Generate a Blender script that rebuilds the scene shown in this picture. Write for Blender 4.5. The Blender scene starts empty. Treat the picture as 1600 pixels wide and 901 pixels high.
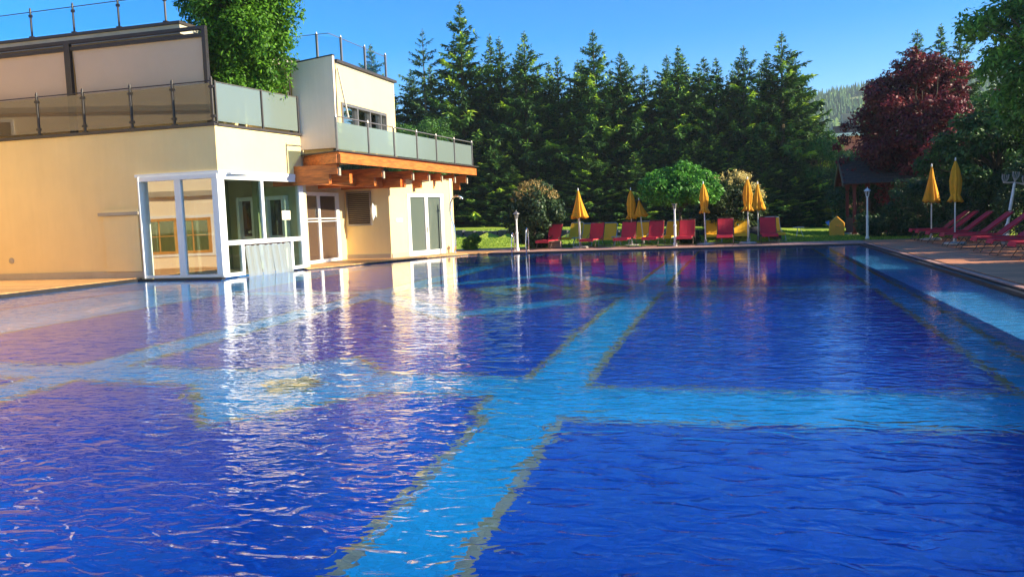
import bpy, math, random
import numpy as np
from mathutils import Vector, Matrix, noise as mn

scene = bpy.context.scene
C = scene.collection
HAZE = 0.0003

# ------------------------------------------------------------------ camera
cam_data = bpy.data.cameras.new('camera')
cam = bpy.data.objects.new('camera', cam_data)
C.objects.link(cam)
cam_data.sensor_width = 36.0
cam_data.lens = 36.0 * 1300.0 / 1600.0
cam_data.clip_start = 0.05
cam_data.clip_end = 5000.0
fwd = Vector((-0.2683, 0.9595, -0.0862)).normalized()
rgt = Vector((0.9632, 0.2663, -0.0376))
rgt = (rgt - fwd * rgt.dot(fwd)).normalized()
upv = rgt.cross(fwd).normalized()
M = Matrix((rgt, upv, -fwd)).transposed().to_4x4()
M.translation = Vector((0.0, 0.0, 1.55))
cam.matrix_world = M
scene.camera = cam

# ------------------------------------------------------------------ light
SUN_AZ = math.radians(0.0)      # from +X towards +Y
SUN_EL = math.radians(24.0)
world = bpy.data.worlds.new('World')
scene.world = world
world.use_nodes = True
wn = world.node_tree
wn.nodes.clear()
sky = wn.nodes.new('ShaderNodeTexSky')
sky.sky_type = 'NISHITA'
sky.sun_disc = False
sky.sun_elevation = SUN_EL
sky.sun_rotation = math.radians(90.0) - SUN_AZ
sky.altitude = 900.0
sky.air_density = 1.0
sky.dust_density = 0.2
sky.ozone_density = 2.5
bg = wn.nodes.new('ShaderNodeBackground')
bg.inputs['Strength'].default_value = 0.102
wo = wn.nodes.new('ShaderNodeOutputWorld')
hs_ = wn.nodes.new('ShaderNodeHueSaturation')      # a deep alpine blue
hs_.inputs['Saturation'].default_value = 1.62
hs_.inputs['Hue'].default_value = 0.512
wn.links.new(sky.outputs[0], hs_.inputs['Color'])
wn.links.new(hs_.outputs[0], bg.inputs['Color'])
wn.links.new(bg.outputs[0], wo.inputs['Surface'])
sd = bpy.data.lights.new('sun', 'SUN')
sd.energy = 4.8
sd.angle = math.radians(0.5)
sd.color = (1.0, 0.90, 0.67)
sun = bpy.data.objects.new('sun', sd)
C.objects.link(sun)
sdir = Vector((math.cos(SUN_EL) * math.cos(SUN_AZ), math.cos(SUN_EL) * math.sin(SUN_AZ), math.sin(SUN_EL)))
sun.rotation_euler = sdir.to_track_quat('Z', 'Y').to_euler()
sun.location = (30, 10, 30)
scene.view_settings.view_transform = 'Standard'
scene.view_settings.look = 'None'
scene.view_settings.exposure = 1.35
scene.view_settings.gamma = 1.0
scene.render.engine = 'CYCLES'
scene.cycles.max_bounces = 10
scene.cycles.transparent_max_bounces = 24
scene.cycles.use_denoising = True

# ------------------------------------------------------------------ helpers
def lin(r, g, b):
    f = lambda c: (c / 255.0) / 12.92 if c <= 10 else ((c / 255.0 + 0.055) / 1.055) ** 2.4
    return (f(r), f(g), f(b))

class MB:
    """collects shapes, links them as ONE mesh object"""
    def __init__(s):
        s.v = []; s.f = []
    def add(s, vs, fs):
        n = len(s.v)
        s.v.extend([tuple(v) for v in vs])
        s.f.extend([tuple(i + n for i in f) for f in fs])
        return s
    def box(s, x0, x1, y0, y1, z0, z1):
        vs = [(x, y, z) for z in (z0, z1) for y in (y0, y1) for x in (x0, x1)]
        return s.add(vs, [(0, 2, 3, 1), (4, 5, 7, 6), (0, 1, 5, 4), (2, 6, 7, 3), (0, 4, 6, 2), (1, 3, 7, 5)])
    def hexa(s, b, t):
        """bottom quad, top quad (same winding, counter-clockwise seen from above)"""
        return s.add(list(b) + list(t), [(3, 2, 1, 0), (4, 5, 6, 7), (0, 1, 5, 4), (1, 2, 6, 5), (2, 3, 7, 6), (3, 0, 4, 7)])
    def seg(s, p0, p1, z0, z1, t0, t1, dz=0.0):
        """wall along p0>p1, thickness from t0 to t1 along the left normal"""
        d = Vector((p1[0] - p0[0], p1[1] - p0[1])).normalized()
        n = Vector((-d.y, d.x))
        q = [(p0[0] + n.x * t0, p0[1] + n.y * t0), (p1[0] + n.x * t0, p1[1] + n.y * t0),
             (p1[0] + n.x * t1, p1[1] + n.y * t1), (p0[0] + n.x * t1, p0[1] + n.y * t1)]
        e = (0, dz, dz, 0)
        return s.hexa([(a[0], a[1], z0 + k) for a, k in zip(q, e)], [(a[0], a[1], z1 + k) for a, k in zip(q, e)])
    def prism(s, poly, z0, z1):
        n = len(poly)
        vs = [(p[0], p[1], z0) for p in poly] + [(p[0], p[1], z1) for p in poly]
        fs = [tuple(range(n))[::-1], tuple(range(n, 2 * n))]
        fs += [(i, (i + 1) % n, n + (i + 1) % n, n + i) for i in range(n)]
        return s.add(vs, fs)
    def tube(s, pts, rads, k=8, cap=True):
        pts = [Vector(p) for p in pts]
        if not hasattr(rads, '__len__'): rads = [rads] * len(pts)
        n0 = len(s.v)
        ref = None
        for i, p in enumerate(pts):
            a = pts[max(i - 1, 0)]; b = pts[min(i + 1, len(pts) - 1)]
            d = (b - a).normalized()
            if ref is None:
                ref = Vector((1, 0, 0)) if abs(d.x) < 0.8 else Vector((0, 1, 0))
            u = (ref - d * ref.dot(d)).normalized(); ref = u
            w = d.cross(u)
            for j in range(k):
                th = 2 * math.pi * j / k
                q = p + (u * math.cos(th) + w * math.sin(th)) * rads[i]
                s.v.append(tuple(q))
        for i in range(len(pts) - 1):
            for j in range(k):
                a = n0 + i * k + j; b = n0 + i * k + (j + 1) % k
                s.f.append((a, b, b + k, a + k))
        if cap:
            s.f.append(tuple(n0 + j for j in range(k))[::-1])
            s.f.append(tuple(n0 + (len(pts) - 1) * k + j for j in range(k)))
        return s
    def lathe(s, prof, cx=0, cy=0, k=12, fn=None):
        """profile of (radius, z); fn(angle, i) scales the radius"""
        n0 = len(s.v)
        for i, (r, z) in enumerate(prof):
            for j in range(k):
                th = 2 * math.pi * j / k
                m = fn(th, i) if fn else 1.0
                s.v.append((cx + r * m * math.cos(th), cy + r * m * math.sin(th), z))
        for i in range(len(prof) - 1):
            for j in range(k):
                a = n0 + i * k + j; b = n0 + i * k + (j + 1) % k
                s.f.append((a, b, b + k, a + k))
        s.f.append(tuple(n0 + j for j in range(k))[::-1])
        s.f.append(tuple(n0 + (len(prof) - 1) * k + j for j in range(k)))
        return s
    def build(s, name, mat, parent=None, smooth=False, world=None, bevel=0.0):
        """world: the root's location, when the vertices are in world space"""
        v = s.v
        if world is not None:
            v = [(a[0] - world[0], a[1] - world[1], a[2] - world[2]) for a in v]
        me = bpy.data.meshes.new(name)
        me.from_pydata(v, [], s.f)
        me.update()
        if smooth:
            me.polygons.foreach_set('use_smooth', [True] * len(me.polygons))
        me.materials.append(mat)
        o = bpy.data.objects.new(name, me)
        C.objects.link(o)
        if parent is not None: o.parent = parent
        if bevel > 0:
            b = o.modifiers.new('bevel', 'BEVEL'); b.width = bevel; b.segments = 2; b.limit_method = 'ANGLE'
        return o

def mesh_np(name, V, Q, mat, parent=None, tint=None):
    """quads from numpy arrays, with a per-face tint attribute"""
    me = bpy.data.meshes.new(name)
    nv, nf = len(V), len(Q)
    me.vertices.add(nv); me.vertices.foreach_set('co', np.asarray(V, np.float32).ravel())
    me.loops.add(nf * 4); me.loops.foreach_set('vertex_index', np.asarray(Q, np.int32).ravel())
    me.polygons.add(nf); me.polygons.foreach_set('loop_start', np.arange(0, nf * 4, 4, dtype=np.int32))
    me.update(calc_edges=True)
    if tint is not None:
        at = me.attributes.new('tint', 'FLOAT', 'FACE')
        at.data.foreach_set('value', np.asarray(tint, np.float32))
    me.materials.append(mat)
    o = bpy.data.objects.new(name, me)
    C.objects.link(o)
    if parent is not None: o.parent = parent
    return o

def tag(o, label=None, cat=None, group=None, kind=None):
    if label: o['label'] = label
    if cat: o['category'] = cat
    if group: o['group'] = group
    if kind: o['kind'] = kind
    return o

def thing(name, label, cat, loc=(0, 0, 0), rz=0.0, group=None):
    o = bpy.data.objects.new(name, None)
    o.empty_display_size = 0.2
    C.objects.link(o)
    o.location = loc; o.rotation_euler = (0, 0, rz)
    return tag(o, label, cat, group)

def copy_tree(o, parent=None):
    c = o.copy(); C.objects.link(c)
    if parent is not None: c.parent = parent
    for ch in list(o.children):
        copy_tree(ch, c)
    return c

def dup(o, label, loc, rz=0.0, scale=None):
    c = copy_tree(o)
    c['label'] = label; c.location = loc; c.rotation_euler = (0, 0, rz)
    if scale is not None: c.scale = (scale,) * 3 if not hasattr(scale, '__len__') else scale
    return c

# ------------------------------------------------------------------ materials
def new_mat(name):
    m = bpy.data.materials.new(name); m.use_nodes = True
    nt = m.node_tree; nt.nodes.clear()
    out = nt.nodes.new('ShaderNodeOutputMaterial')
    return m, nt, out

def nd(nt, t, **kw):
    n = nt.nodes.new(t)
    for k, v in kw.items(): setattr(n, k, v)
    return n

def pmat(name, col, rough=0.6, var=0.12, scale=4.0, bump=0.0, bscale=60.0, metal=0.0, spec=0.5,
         stretch=(1, 1, 1), col2=None, detail=6.0, trans=0.0, bdist=0.01, streak=0.0):
    """principled surface with noise colour variation and fine relief"""
    m, nt, out = new_mat(name)
    L = nt.links.new
    tc = nd(nt, 'ShaderNodeTexCoord')
    mp = nd(nt, 'ShaderNodeMapping'); mp.inputs['Scale'].default_value = stretch
    L(tc.outputs['Object'], mp.inputs['Vector'])
    nz = nd(nt, 'ShaderNodeTexNoise'); nz.inputs['Scale'].default_value = scale; nz.inputs['Detail'].default_value = detail
    nz.inputs['Roughness'].default_value = 0.62
    L(mp.outputs[0], nz.inputs['Vector'])
    cr = nd(nt, 'ShaderNodeValToRGB')
    a = [max(0.0, c * (1 - var)) for c in col]; b = [min(1.0, c * (1 + var)) for c in (col2 or col)]
    cr.color_ramp.elements[0].position = 0.32; cr.color_ramp.elements[0].color = (*a, 1)
    cr.color_ramp.elements[1].position = 0.68; cr.color_ramp.elements[1].color = (*b, 1)
    L(nz.outputs['Fac'], cr.inputs[0])
    p = nd(nt, 'ShaderNodeBsdfPrincipled')
    p.inputs['Roughness'].default_value = rough; p.inputs['Metallic'].default_value = metal
    p.inputs['Specular IOR Level'].default_value = spec
    colout = cr.outputs[0]
    if streak > 0:      # rain streaks and blotches of weathering
        m3 = nd(nt, 'ShaderNodeMapping'); m3.inputs['Scale'].default_value = (2.2, 2.2, 0.16); L(tc.outputs['Object'], m3.inputs['Vector'])
        n3 = nd(nt, 'ShaderNodeTexNoise'); n3.inputs['Scale'].default_value = 1.6; n3.inputs['Detail'].default_value = 7; n3.inputs['Roughness'].default_value = 0.7
        L(m3.outputs[0], n3.inputs['Vector'])
        r3 = nd(nt, 'ShaderNodeMapRange'); r3.inputs['From Min'].default_value = 0.40; r3.inputs['From Max'].default_value = 0.62
        r3.inputs['To Min'].default_value = 1.0 - streak; r3.inputs['To Max'].default_value = 1.0
        L(n3.outputs['Fac'], r3.inputs['Value'])
        h3 = nd(nt, 'ShaderNodeHueSaturation'); L(r3.outputs[0], h3.inputs['Value']); L(colout, h3.inputs['Color']); colout = h3.outputs[0]
    L(colout, p.inputs['Base Color'])
    if bump > 0:
        n2 = nd(nt, 'ShaderNodeTexNoise'); n2.inputs['Scale'].default_value = bscale; n2.inputs['Detail'].default_value = 5
        L(mp.outputs[0], n2.inputs['Vector'])
        bp = nd(nt, 'ShaderNodeBump'); bp.inputs['Strength'].default_value = bump; bp.inputs['Distance'].default_value = bdist
        L(n2.outputs['Fac'], bp.inputs['Height']); L(bp.outputs[0], p.inputs['Normal'])
    if trans > 0:
        tr = nd(nt, 'ShaderNodeBsdfTranslucent'); L(cr.outputs[0], tr.inputs['Color'])
        mx = nd(nt, 'ShaderNodeMixShader'); mx.inputs[0].default_value = trans
        L(p.outputs[0], mx.inputs[1]); L(tr.outputs[0], mx.inputs[2]); L(mx.outputs[0], out.inputs['Surface'])
    else:
        L(p.outputs[0], out.inputs['Surface'])
    return m

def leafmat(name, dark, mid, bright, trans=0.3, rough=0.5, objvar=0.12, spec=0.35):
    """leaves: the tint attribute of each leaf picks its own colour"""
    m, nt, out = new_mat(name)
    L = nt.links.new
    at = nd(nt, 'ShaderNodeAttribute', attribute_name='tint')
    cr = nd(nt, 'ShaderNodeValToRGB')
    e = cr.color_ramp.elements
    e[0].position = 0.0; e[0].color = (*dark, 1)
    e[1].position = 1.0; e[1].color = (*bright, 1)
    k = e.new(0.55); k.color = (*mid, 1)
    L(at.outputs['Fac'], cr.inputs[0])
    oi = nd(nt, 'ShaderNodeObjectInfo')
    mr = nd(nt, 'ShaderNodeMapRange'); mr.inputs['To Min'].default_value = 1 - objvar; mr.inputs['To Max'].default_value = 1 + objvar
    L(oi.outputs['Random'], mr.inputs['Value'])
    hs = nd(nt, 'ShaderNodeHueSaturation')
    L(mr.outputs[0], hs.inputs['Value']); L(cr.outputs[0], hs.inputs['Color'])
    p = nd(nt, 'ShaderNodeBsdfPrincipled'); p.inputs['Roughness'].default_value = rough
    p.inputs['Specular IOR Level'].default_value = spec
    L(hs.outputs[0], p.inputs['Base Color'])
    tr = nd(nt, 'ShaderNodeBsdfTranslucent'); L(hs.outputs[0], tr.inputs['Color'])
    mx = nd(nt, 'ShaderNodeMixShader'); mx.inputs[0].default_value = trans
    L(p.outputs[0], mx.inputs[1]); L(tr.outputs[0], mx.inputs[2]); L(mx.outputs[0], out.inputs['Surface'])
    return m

def glassmat(name, tint, ior=1.5, extra=0.0, frost=0.0, fcol=(0.5, 0.6, 0.55), rough=0.02, refl=(1, 1, 1)):
    """thin pane: fresnel reflection over see-through (partly frosted) glass"""
    m, nt, out = new_mat(name)
    L = nt.links.new
    fr = nd(nt, 'ShaderNodeFresnel'); fr.inputs['IOR'].default_value = ior
    tc = nd(nt, 'ShaderNodeTexCoord')
    nz = nd(nt, 'ShaderNodeTexNoise'); nz.inputs['Scale'].default_value = 0.9; nz.inputs['Detail'].default_value = 1
    L(tc.outputs['Object'], nz.inputs['Vector'])
    bp = nd(nt, 'ShaderNodeBump'); bp.inputs['Strength'].default_value = 0.12; bp.inputs['Distance'].default_value = 0.02
    L(nz.outputs['Fac'], bp.inputs['Height'])
    gl = nd(nt, 'ShaderNodeBsdfGlossy'); gl.inputs['Roughness'].default_value = rough; gl.inputs['Color'].default_value = (*refl, 1)
    L(bp.outputs[0], gl.inputs['Normal'])
    # both faces of a thin pane reflect alike: undo the inverted index on the far face
    ge = nd(nt, 'ShaderNodeNewGeometry')
    iv = nd(nt, 'ShaderNodeMapRange'); iv.inputs['To Min'].default_value = ior; iv.inputs['To Max'].default_value = 1.0 / ior
    L(ge.outputs['Backfacing'], iv.inputs['Value']); L(iv.outputs[0], fr.inputs['IOR'])
    tr = nd(nt, 'ShaderNodeBsdfTransparent'); tr.inputs['Color'].default_value = (*tint, 1)
    base = tr.outputs[0]
    if frost > 0:
        df = nd(nt, 'ShaderNodeBsdfDiffuse'); df.inputs['Color'].default_value = (*fcol, 1)
        tl = nd(nt, 'ShaderNodeBsdfTranslucent'); tl.inputs['Color'].default_value = (*fcol, 1)
        m1 = nd(nt, 'ShaderNodeMixShader'); m1.inputs[0].default_value = 0.45
        L(df.outputs[0], m1.inputs[1]); L(tl.outputs[0], m1.inputs[2])
        m2 = nd(nt, 'ShaderNodeMixShader'); m2.inputs[0].default_value = frost
        L(base, m2.inputs[1]); L(m1.outputs[0], m2.inputs[2]); base = m2.outputs[0]
    ad = nd(nt, 'ShaderNodeMath', operation='ADD', use_clamp=True); ad.inputs[1].default_value = extra
    L(fr.outputs[0], ad.inputs[0])
    mx = nd(nt, 'ShaderNodeMixShader'); L(ad.outputs[0], mx.inputs[0]); L(base, mx.inputs[1]); L(gl.outputs[0], mx.inputs[2])
    L(mx.outputs[0], out.inputs['Surface'])
    return m

MT = {}
MT['plaster'] = pmat('cream_plaster', (0.80, 0.61, 0.30), 0.9, 0.05, 0.5, 0.7, 70, spec=0.2, bdist=0.008, streak=0.03)
MT['plaster2'] = pmat('pale_plaster', (0.84, 0.70, 0.50), 0.9, 0.05, 0.9, 0.4, 90, spec=0.2, bdist=0.006)
MT['warmplaster'] = pmat('warm_white_screen_plaster', (0.94, 0.74, 0.56), 0.9, 0.04, 0.9, 0.4, 90, spec=0.2, bdist=0.006, streak=0.07)
MT['plinth'] = pmat('grey_plinth_render', (0.40, 0.34, 0.25), 0.85, 0.10, 1.5, 0.2, 60)
MT['white'] = pmat('white_window_frame', (0.78, 0.77, 0.74), 0.35, 0.03, 3.0)
MT['whitepaint'] = pmat('white_painted_metal', (0.76, 0.76, 0.74), 0.4, 0.06, 9.0)
MT['darkmetal'] = pmat('dark_bronze_metal', (0.035, 0.028, 0.026), 0.4, 0.15, 6.0, metal=0.3)
MT['greymetal'] = pmat('grey_steel_metal', (0.28, 0.25, 0.23), 0.38, 0.1, 6.0, metal=0.6)
MT['steel'] = pmat('polished_stainless_steel', (0.75, 0.74, 0.72), 0.16, 0.05, 6.0, metal=1.0)
MT['fascia'] = pmat('weathered_roof_fascia', (0.50, 0.44, 0.34), 0.8, 0.12, 2.0, 0.1, 40)
MT['cap'] = pmat('dark_roof_edge_sheet', (0.045, 0.036, 0.032), 0.5, 0.15, 4.0)
MT['awning'] = pmat('beige_awning_cloth', (0.64, 0.47, 0.34), 0.85, 0.03, 1.2, 0.15, 12, trans=0.12, bdist=0.02)
MT['beam'] = pmat('orange_larch_beam', (0.44, 0.095, 0.012), 0.5, 0.30, 2.2, 0.25, 30, stretch=(1.0, 7, 7), col2=(0.56, 0.15, 0.02))
MT['beamy'] = pmat('orange_larch_fascia_board', (0.48, 0.11, 0.014), 0.5, 0.25, 2.2, 0.25, 30, stretch=(8, 1.0, 8), col2=(0.58, 0.16, 0.022))
MT['interior'] = pmat('interior_wall_paint', (0.60, 0.52, 0.33), 0.9, 0.08, 1.0)
MT['inner_green'] = pmat('greenish_inner_wall_paint', (0.30, 0.32, 0.20), 0.9, 0.08, 1.0)
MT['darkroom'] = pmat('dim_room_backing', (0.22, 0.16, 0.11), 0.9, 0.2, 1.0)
MT['woodframe'] = pmat('orange_wood_window_frame', (0.55, 0.27, 0.06), 0.5, 0.15, 4.0)
MT['louvre'] = pmat('brown_louvre_slat', (0.13, 0.085, 0.055), 0.5, 0.12, 5.0)
MT['curtain'] = glassmat('strip_curtain_plastic', (0.75, 0.8, 0.8), 1.4, 0.10, 0.62, (0.62, 0.66, 0.64), 0.12)
MT['mirrorglass'] = glassmat('window_glass', (0.45, 0.47, 0.42), 1.6, 0.42, refl=(0.95, 0.92, 0.84))
MT['sideglass'] = glassmat('side_window_glass', (0.82, 0.88, 0.80), 1.45, 0.0)
MT['doorglass'] = glassmat('door_glass', (0.5, 0.55, 0.52), 1.5, 0.16)
MT['curtainglass'] = glassmat('curtained_door_glass', (0.6, 0.66, 0.62), 1.45, 0.05, 0.55, (0.30, 0.36, 0.31), 0.05)
MT['brownglass'] = glassmat('painted_brown_reflection_glass', (0.6, 0.52, 0.44), 1.45, 0.05, 0.5, (0.26, 0.16, 0.11), 0.05)  # brown frost colour stands in for a brick reflection in the panes
MT['tintglass'] = glassmat('reflection_tinted_balustrade_glass', (0.62, 0.56, 0.44), 1.5, 0.05, 0.32, (0.42, 0.36, 0.25), refl=(0.8, 0.76, 0.7))  # beige frost colour stands in for the reflection of the opposite wing
MT['clearglass'] = glassmat('clear_balustrade_glass', (0.90, 0.94, 0.96), 1.12, 0.0)
MT['frostglass'] = glassmat('frosted_green_glass', (0.6, 0.75, 0.68), 1.45, 0.03, 0.58, (0.40, 0.46, 0.42), 0.15)
MT['yellow'] = pmat('yellow_parasol_cloth', (0.84, 0.40, 0.012), 0.8, 0.10, 5.0, 0.2, 25, trans=0.25)
MT['yellowmesh'] = pmat('yellow_mesh_fabric', (1.0, 0.49, 0.010), 0.7, 0.02, 6.0, trans=0.0)
MT['red'] = pmat('red_mesh_fabric', (0.50, 0.014, 0.035), 0.65, 0.10, 5.0, 0.15, 40, trans=0.12)
MT['brownmetal'] = pmat('brown_lounger_tube', (0.12, 0.07, 0.05), 0.4, 0.1, 8.0, metal=0.3)
MT['palemetal'] = pmat('pale_lounger_tube', (0.45, 0.50, 0.55), 0.35, 0.1, 8.0, metal=0.5)
MT['stone'] = pmat('dark_wall_stone', (0.055, 0.055, 0.065), 0.85, 0.45, 3.0, 0.8, 14, bdist=0.04)
MT['concrete'] = pmat('pale_concrete_base', (0.42, 0.38, 0.34), 0.9, 0.18, 6.0, 0.3, 40)
MT['bark'] = pmat('grey_brown_bark', (0.10, 0.075, 0.05), 0.95, 0.35, 5.0, 0.8, 18, stretch=(1, 1, 0.3), bdist=0.03)
MT['redwood'] = pmat('dark_red_stained_wood', (0.13, 0.016, 0.012), 0.7, 0.25, 4.0)
MT['shingle'] = pmat('worn_brown_shingle', (0.075, 0.05, 0.04), 0.9, 0.5, 2.5, 0.6, 30)
MT['binyellow'] = pmat('yellow_bin_plastic', (0.86, 0.36, 0.02), 0.45, 0.06, 4.0)
MT['bluebag'] = pmat('blue_plastic_flap', (0.03, 0.16, 0.50), 0.4, 0.1, 5.0)
MT['farred'] = pmat('terracotta_render', (0.5, 0.15, 0.09), 0.9, 0.1, 0.4)
MT['rubber'] = pmat('black_rubber_edge', (0.018, 0.016, 0.016), 0.5, 0.3, 10.0)
MT['lampglass'] = glassmat('lamp_glass', (0.7, 0.7, 0.68), 1.45, 0.05, 0.25, (0.6, 0.6, 0.58))
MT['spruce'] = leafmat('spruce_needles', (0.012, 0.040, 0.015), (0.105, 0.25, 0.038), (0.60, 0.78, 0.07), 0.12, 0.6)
MT['larch'] = leafmat('larch_needles', (0.025, 0.07, 0.03), (0.09, 0.19, 0.06), (0.28, 0.38, 0.08), 0.2, 0.6)
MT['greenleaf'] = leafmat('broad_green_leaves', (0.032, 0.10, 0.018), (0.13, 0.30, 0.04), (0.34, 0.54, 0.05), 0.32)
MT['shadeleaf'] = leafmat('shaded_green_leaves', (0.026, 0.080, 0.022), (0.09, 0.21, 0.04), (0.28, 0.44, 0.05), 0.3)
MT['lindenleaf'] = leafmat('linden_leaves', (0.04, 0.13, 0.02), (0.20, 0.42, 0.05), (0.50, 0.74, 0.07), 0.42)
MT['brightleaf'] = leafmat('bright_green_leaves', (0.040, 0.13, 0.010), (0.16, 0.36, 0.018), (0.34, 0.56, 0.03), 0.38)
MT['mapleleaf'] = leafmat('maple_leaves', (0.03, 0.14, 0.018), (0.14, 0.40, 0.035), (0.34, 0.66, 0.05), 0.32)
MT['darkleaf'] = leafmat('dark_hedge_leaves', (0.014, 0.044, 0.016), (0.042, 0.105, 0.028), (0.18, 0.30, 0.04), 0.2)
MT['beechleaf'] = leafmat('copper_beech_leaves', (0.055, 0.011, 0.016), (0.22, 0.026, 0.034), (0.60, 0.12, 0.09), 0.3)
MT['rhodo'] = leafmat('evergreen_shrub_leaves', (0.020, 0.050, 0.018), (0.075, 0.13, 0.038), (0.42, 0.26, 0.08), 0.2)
MT['goldleaf'] = leafmat('golden_shrub_leaves', (0.016, 0.040, 0.014), (0.09, 0.13, 0.03), (0.80, 0.60, 0.20), 0.2)
MT['hilltree'] = leafmat('hill_forest_needles', (0.04, 0.10, 0.03), (0.10, 0.20, 0.05), (0.34, 0.44, 0.08), 0.1, 0.8)
MT['grassblade'] = leafmat('lawn_grass_blades', (0.12, 0.22, 0.022), (0.24, 0.36, 0.035), (0.42, 0.52, 0.06), 0.3, 0.6)

def deck_material(name, axis, w, col):
    """boards w wide counted along one axis; thin dark grooves between them"""
    m, nt, out = new_mat(name)
    L = nt.links.new
    tc = nd(nt, 'ShaderNodeTexCoord')
    sp = nd(nt, 'ShaderNodeSeparateXYZ'); L(tc.outputs['Object'], sp.inputs[0])
    dv = nd(nt, 'ShaderNodeMath', operation='DIVIDE'); dv.inputs[1].default_value = w; L(sp.outputs[axis], dv.inputs[0])
    fl = nd(nt, 'ShaderNodeMath', operation='FLOOR'); L(dv.outputs[0], fl.inputs[0])
    fc = nd(nt, 'ShaderNodeMath', operation='FRACT'); L(dv.outputs[0], fc.inputs[0])
    wn_ = nd(nt, 'ShaderNodeTexWhiteNoise', noise_dimensions='1D'); L(fl.outputs[0], wn_.inputs['W'])
    mp = nd(nt, 'ShaderNodeMapping'); mp.inputs['Scale'].default_value = (1.2, 9, 1) if axis == 'Y' else (9, 1.2, 1)
    L(tc.outputs['Object'], mp.inputs[0])
    nz = nd(nt, 'ShaderNodeTexNoise'); nz.inputs['Scale'].default_value = 2.0; nz.inputs['Detail'].default_value = 8; L(mp.outputs[0], nz.inputs['Vector'])
    cr = nd(nt, 'ShaderNodeValToRGB')
    cr.color_ramp.elements[0].position = 0.3; cr.color_ramp.elements[0].color = (*[c * 0.7 for c in col], 1)
    cr.color_ramp.elements[1].position = 0.7; cr.color_ramp.elements[1].color = (*[c * 1.3 for c in col], 1)
    L(nz.outputs['Fac'], cr.inputs[0])
    mr = nd(nt, 'ShaderNodeMapRange'); mr.inputs['To Min'].default_value = 0.72; mr.inputs['To Max'].default_value = 1.25; L(wn_.outputs['Value'], mr.inputs['Value'])
    hs = nd(nt, 'ShaderNodeHueSaturation'); L(mr.outputs[0], hs.inputs['Value']); L(cr.outputs[0], hs.inputs['Color'])
    gp = nd(nt, 'ShaderNodeMath', operation='GREATER_THAN'); gp.inputs[1].default_value = 0.94; L(fc.outputs[0], gp.inputs[0])
    mx = nd(nt, 'ShaderNodeMix', data_type='RGBA'); L(gp.outputs[0], mx.inputs[0]); L(hs.outputs[0], mx.inputs[6]); mx.inputs[7].default_value = (0.02, 0.014, 0.01, 1)
    p = nd(nt, 'ShaderNodeBsdfPrincipled'); p.inputs['Roughness'].default_value = 0.55; L(mx.outputs[2], p.inputs['Base Color'])
    L(p.outputs[0], out.inputs['Surface'])
    return m
MT['deck'] = deck_material('brown_deck_boards', 'Y', 0.145, (0.60, 0.25, 0.115))
MT['deckwarm'] = deck_material('golden_brown_deck_boards', 'Y', 0.145, (0.60, 0.31, 0.11))
MT['plank'] = pmat('brown_deck_plank', (0.44, 0.24, 0.18), 0.6, 0.25, 3.0, 0.15, 30, stretch=(9, 1.2, 1))

def tile_material(name, col, var=0.15):
    """small glass mosaic: 5 cm tesserae, each slightly different, pale joints"""
    m, nt, out = new_mat(name)
    L = nt.links.new
    tc = nd(nt, 'ShaderNodeTexCoord')
    br = nd(nt, 'ShaderNodeTexBrick', offset=0.0)
    br.inputs['Scale'].default_value = 1.0; br.inputs['Brick Width'].default_value = 0.05; br.inputs['Row Height'].default_value = 0.05
    br.inputs['Mortar Size'].default_value = 0.002
    br.inputs['Color1'].default_value = (*[c * (1 - var) for c in col], 1)
    br.inputs['Color2'].default_value = (*[min(1, c * (1 + var)) for c in col], 1)
    br.inputs['Mortar'].default_value = (*[min(1, c * 0.75) for c in col], 1)
    L(tc.outputs['Object'], br.inputs['Vector'])
    nz = nd(nt, 'ShaderNodeTexNoise'); nz.inputs['Scale'].default_value = 1.1; nz.inputs['Detail'].default_value = 3; L(tc.outputs['Object'], nz.inputs['Vector'])
    mr = nd(nt, 'ShaderNodeMapRange'); mr.inputs['To Min'].default_value = 0.9; mr.inputs['To Max'].default_value = 1.1; L(nz.outputs['Fac'], mr.inputs['Value'])
    hs = nd(nt, 'ShaderNodeHueSaturation'); L(mr.outputs[0], hs.inputs['Value']); L(br.outputs['Color'], hs.inputs['Color'])
    p = nd(nt, 'ShaderNodeBsdfPrincipled'); p.inputs['Roughness'].default_value = 0.6; p.inputs['Specular IOR Level'].default_value = 0.05; L(hs.outputs[0], p.inputs['Base Color'])
    L(p.outputs[0], out.inputs['Surface'])
    return m
MT['t_blue'] = tile_material('deep_blue_mosaic', (0.0, 0.056, 0.47))
MT['t_cyan'] = tile_material('light_blue_mosaic', (0.004, 0.30, 0.70))
MT['t_gold'] = tile_material('golden_mosaic', (0.22, 0.22, 0.15))
MT['t_mid'] = tile_material('mid_blue_mosaic', (0.015, 0.22, 0.62))
MT['t_pale'] = tile_material('pale_blue_mosaic', (0.12, 0.46, 0.86))

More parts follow.
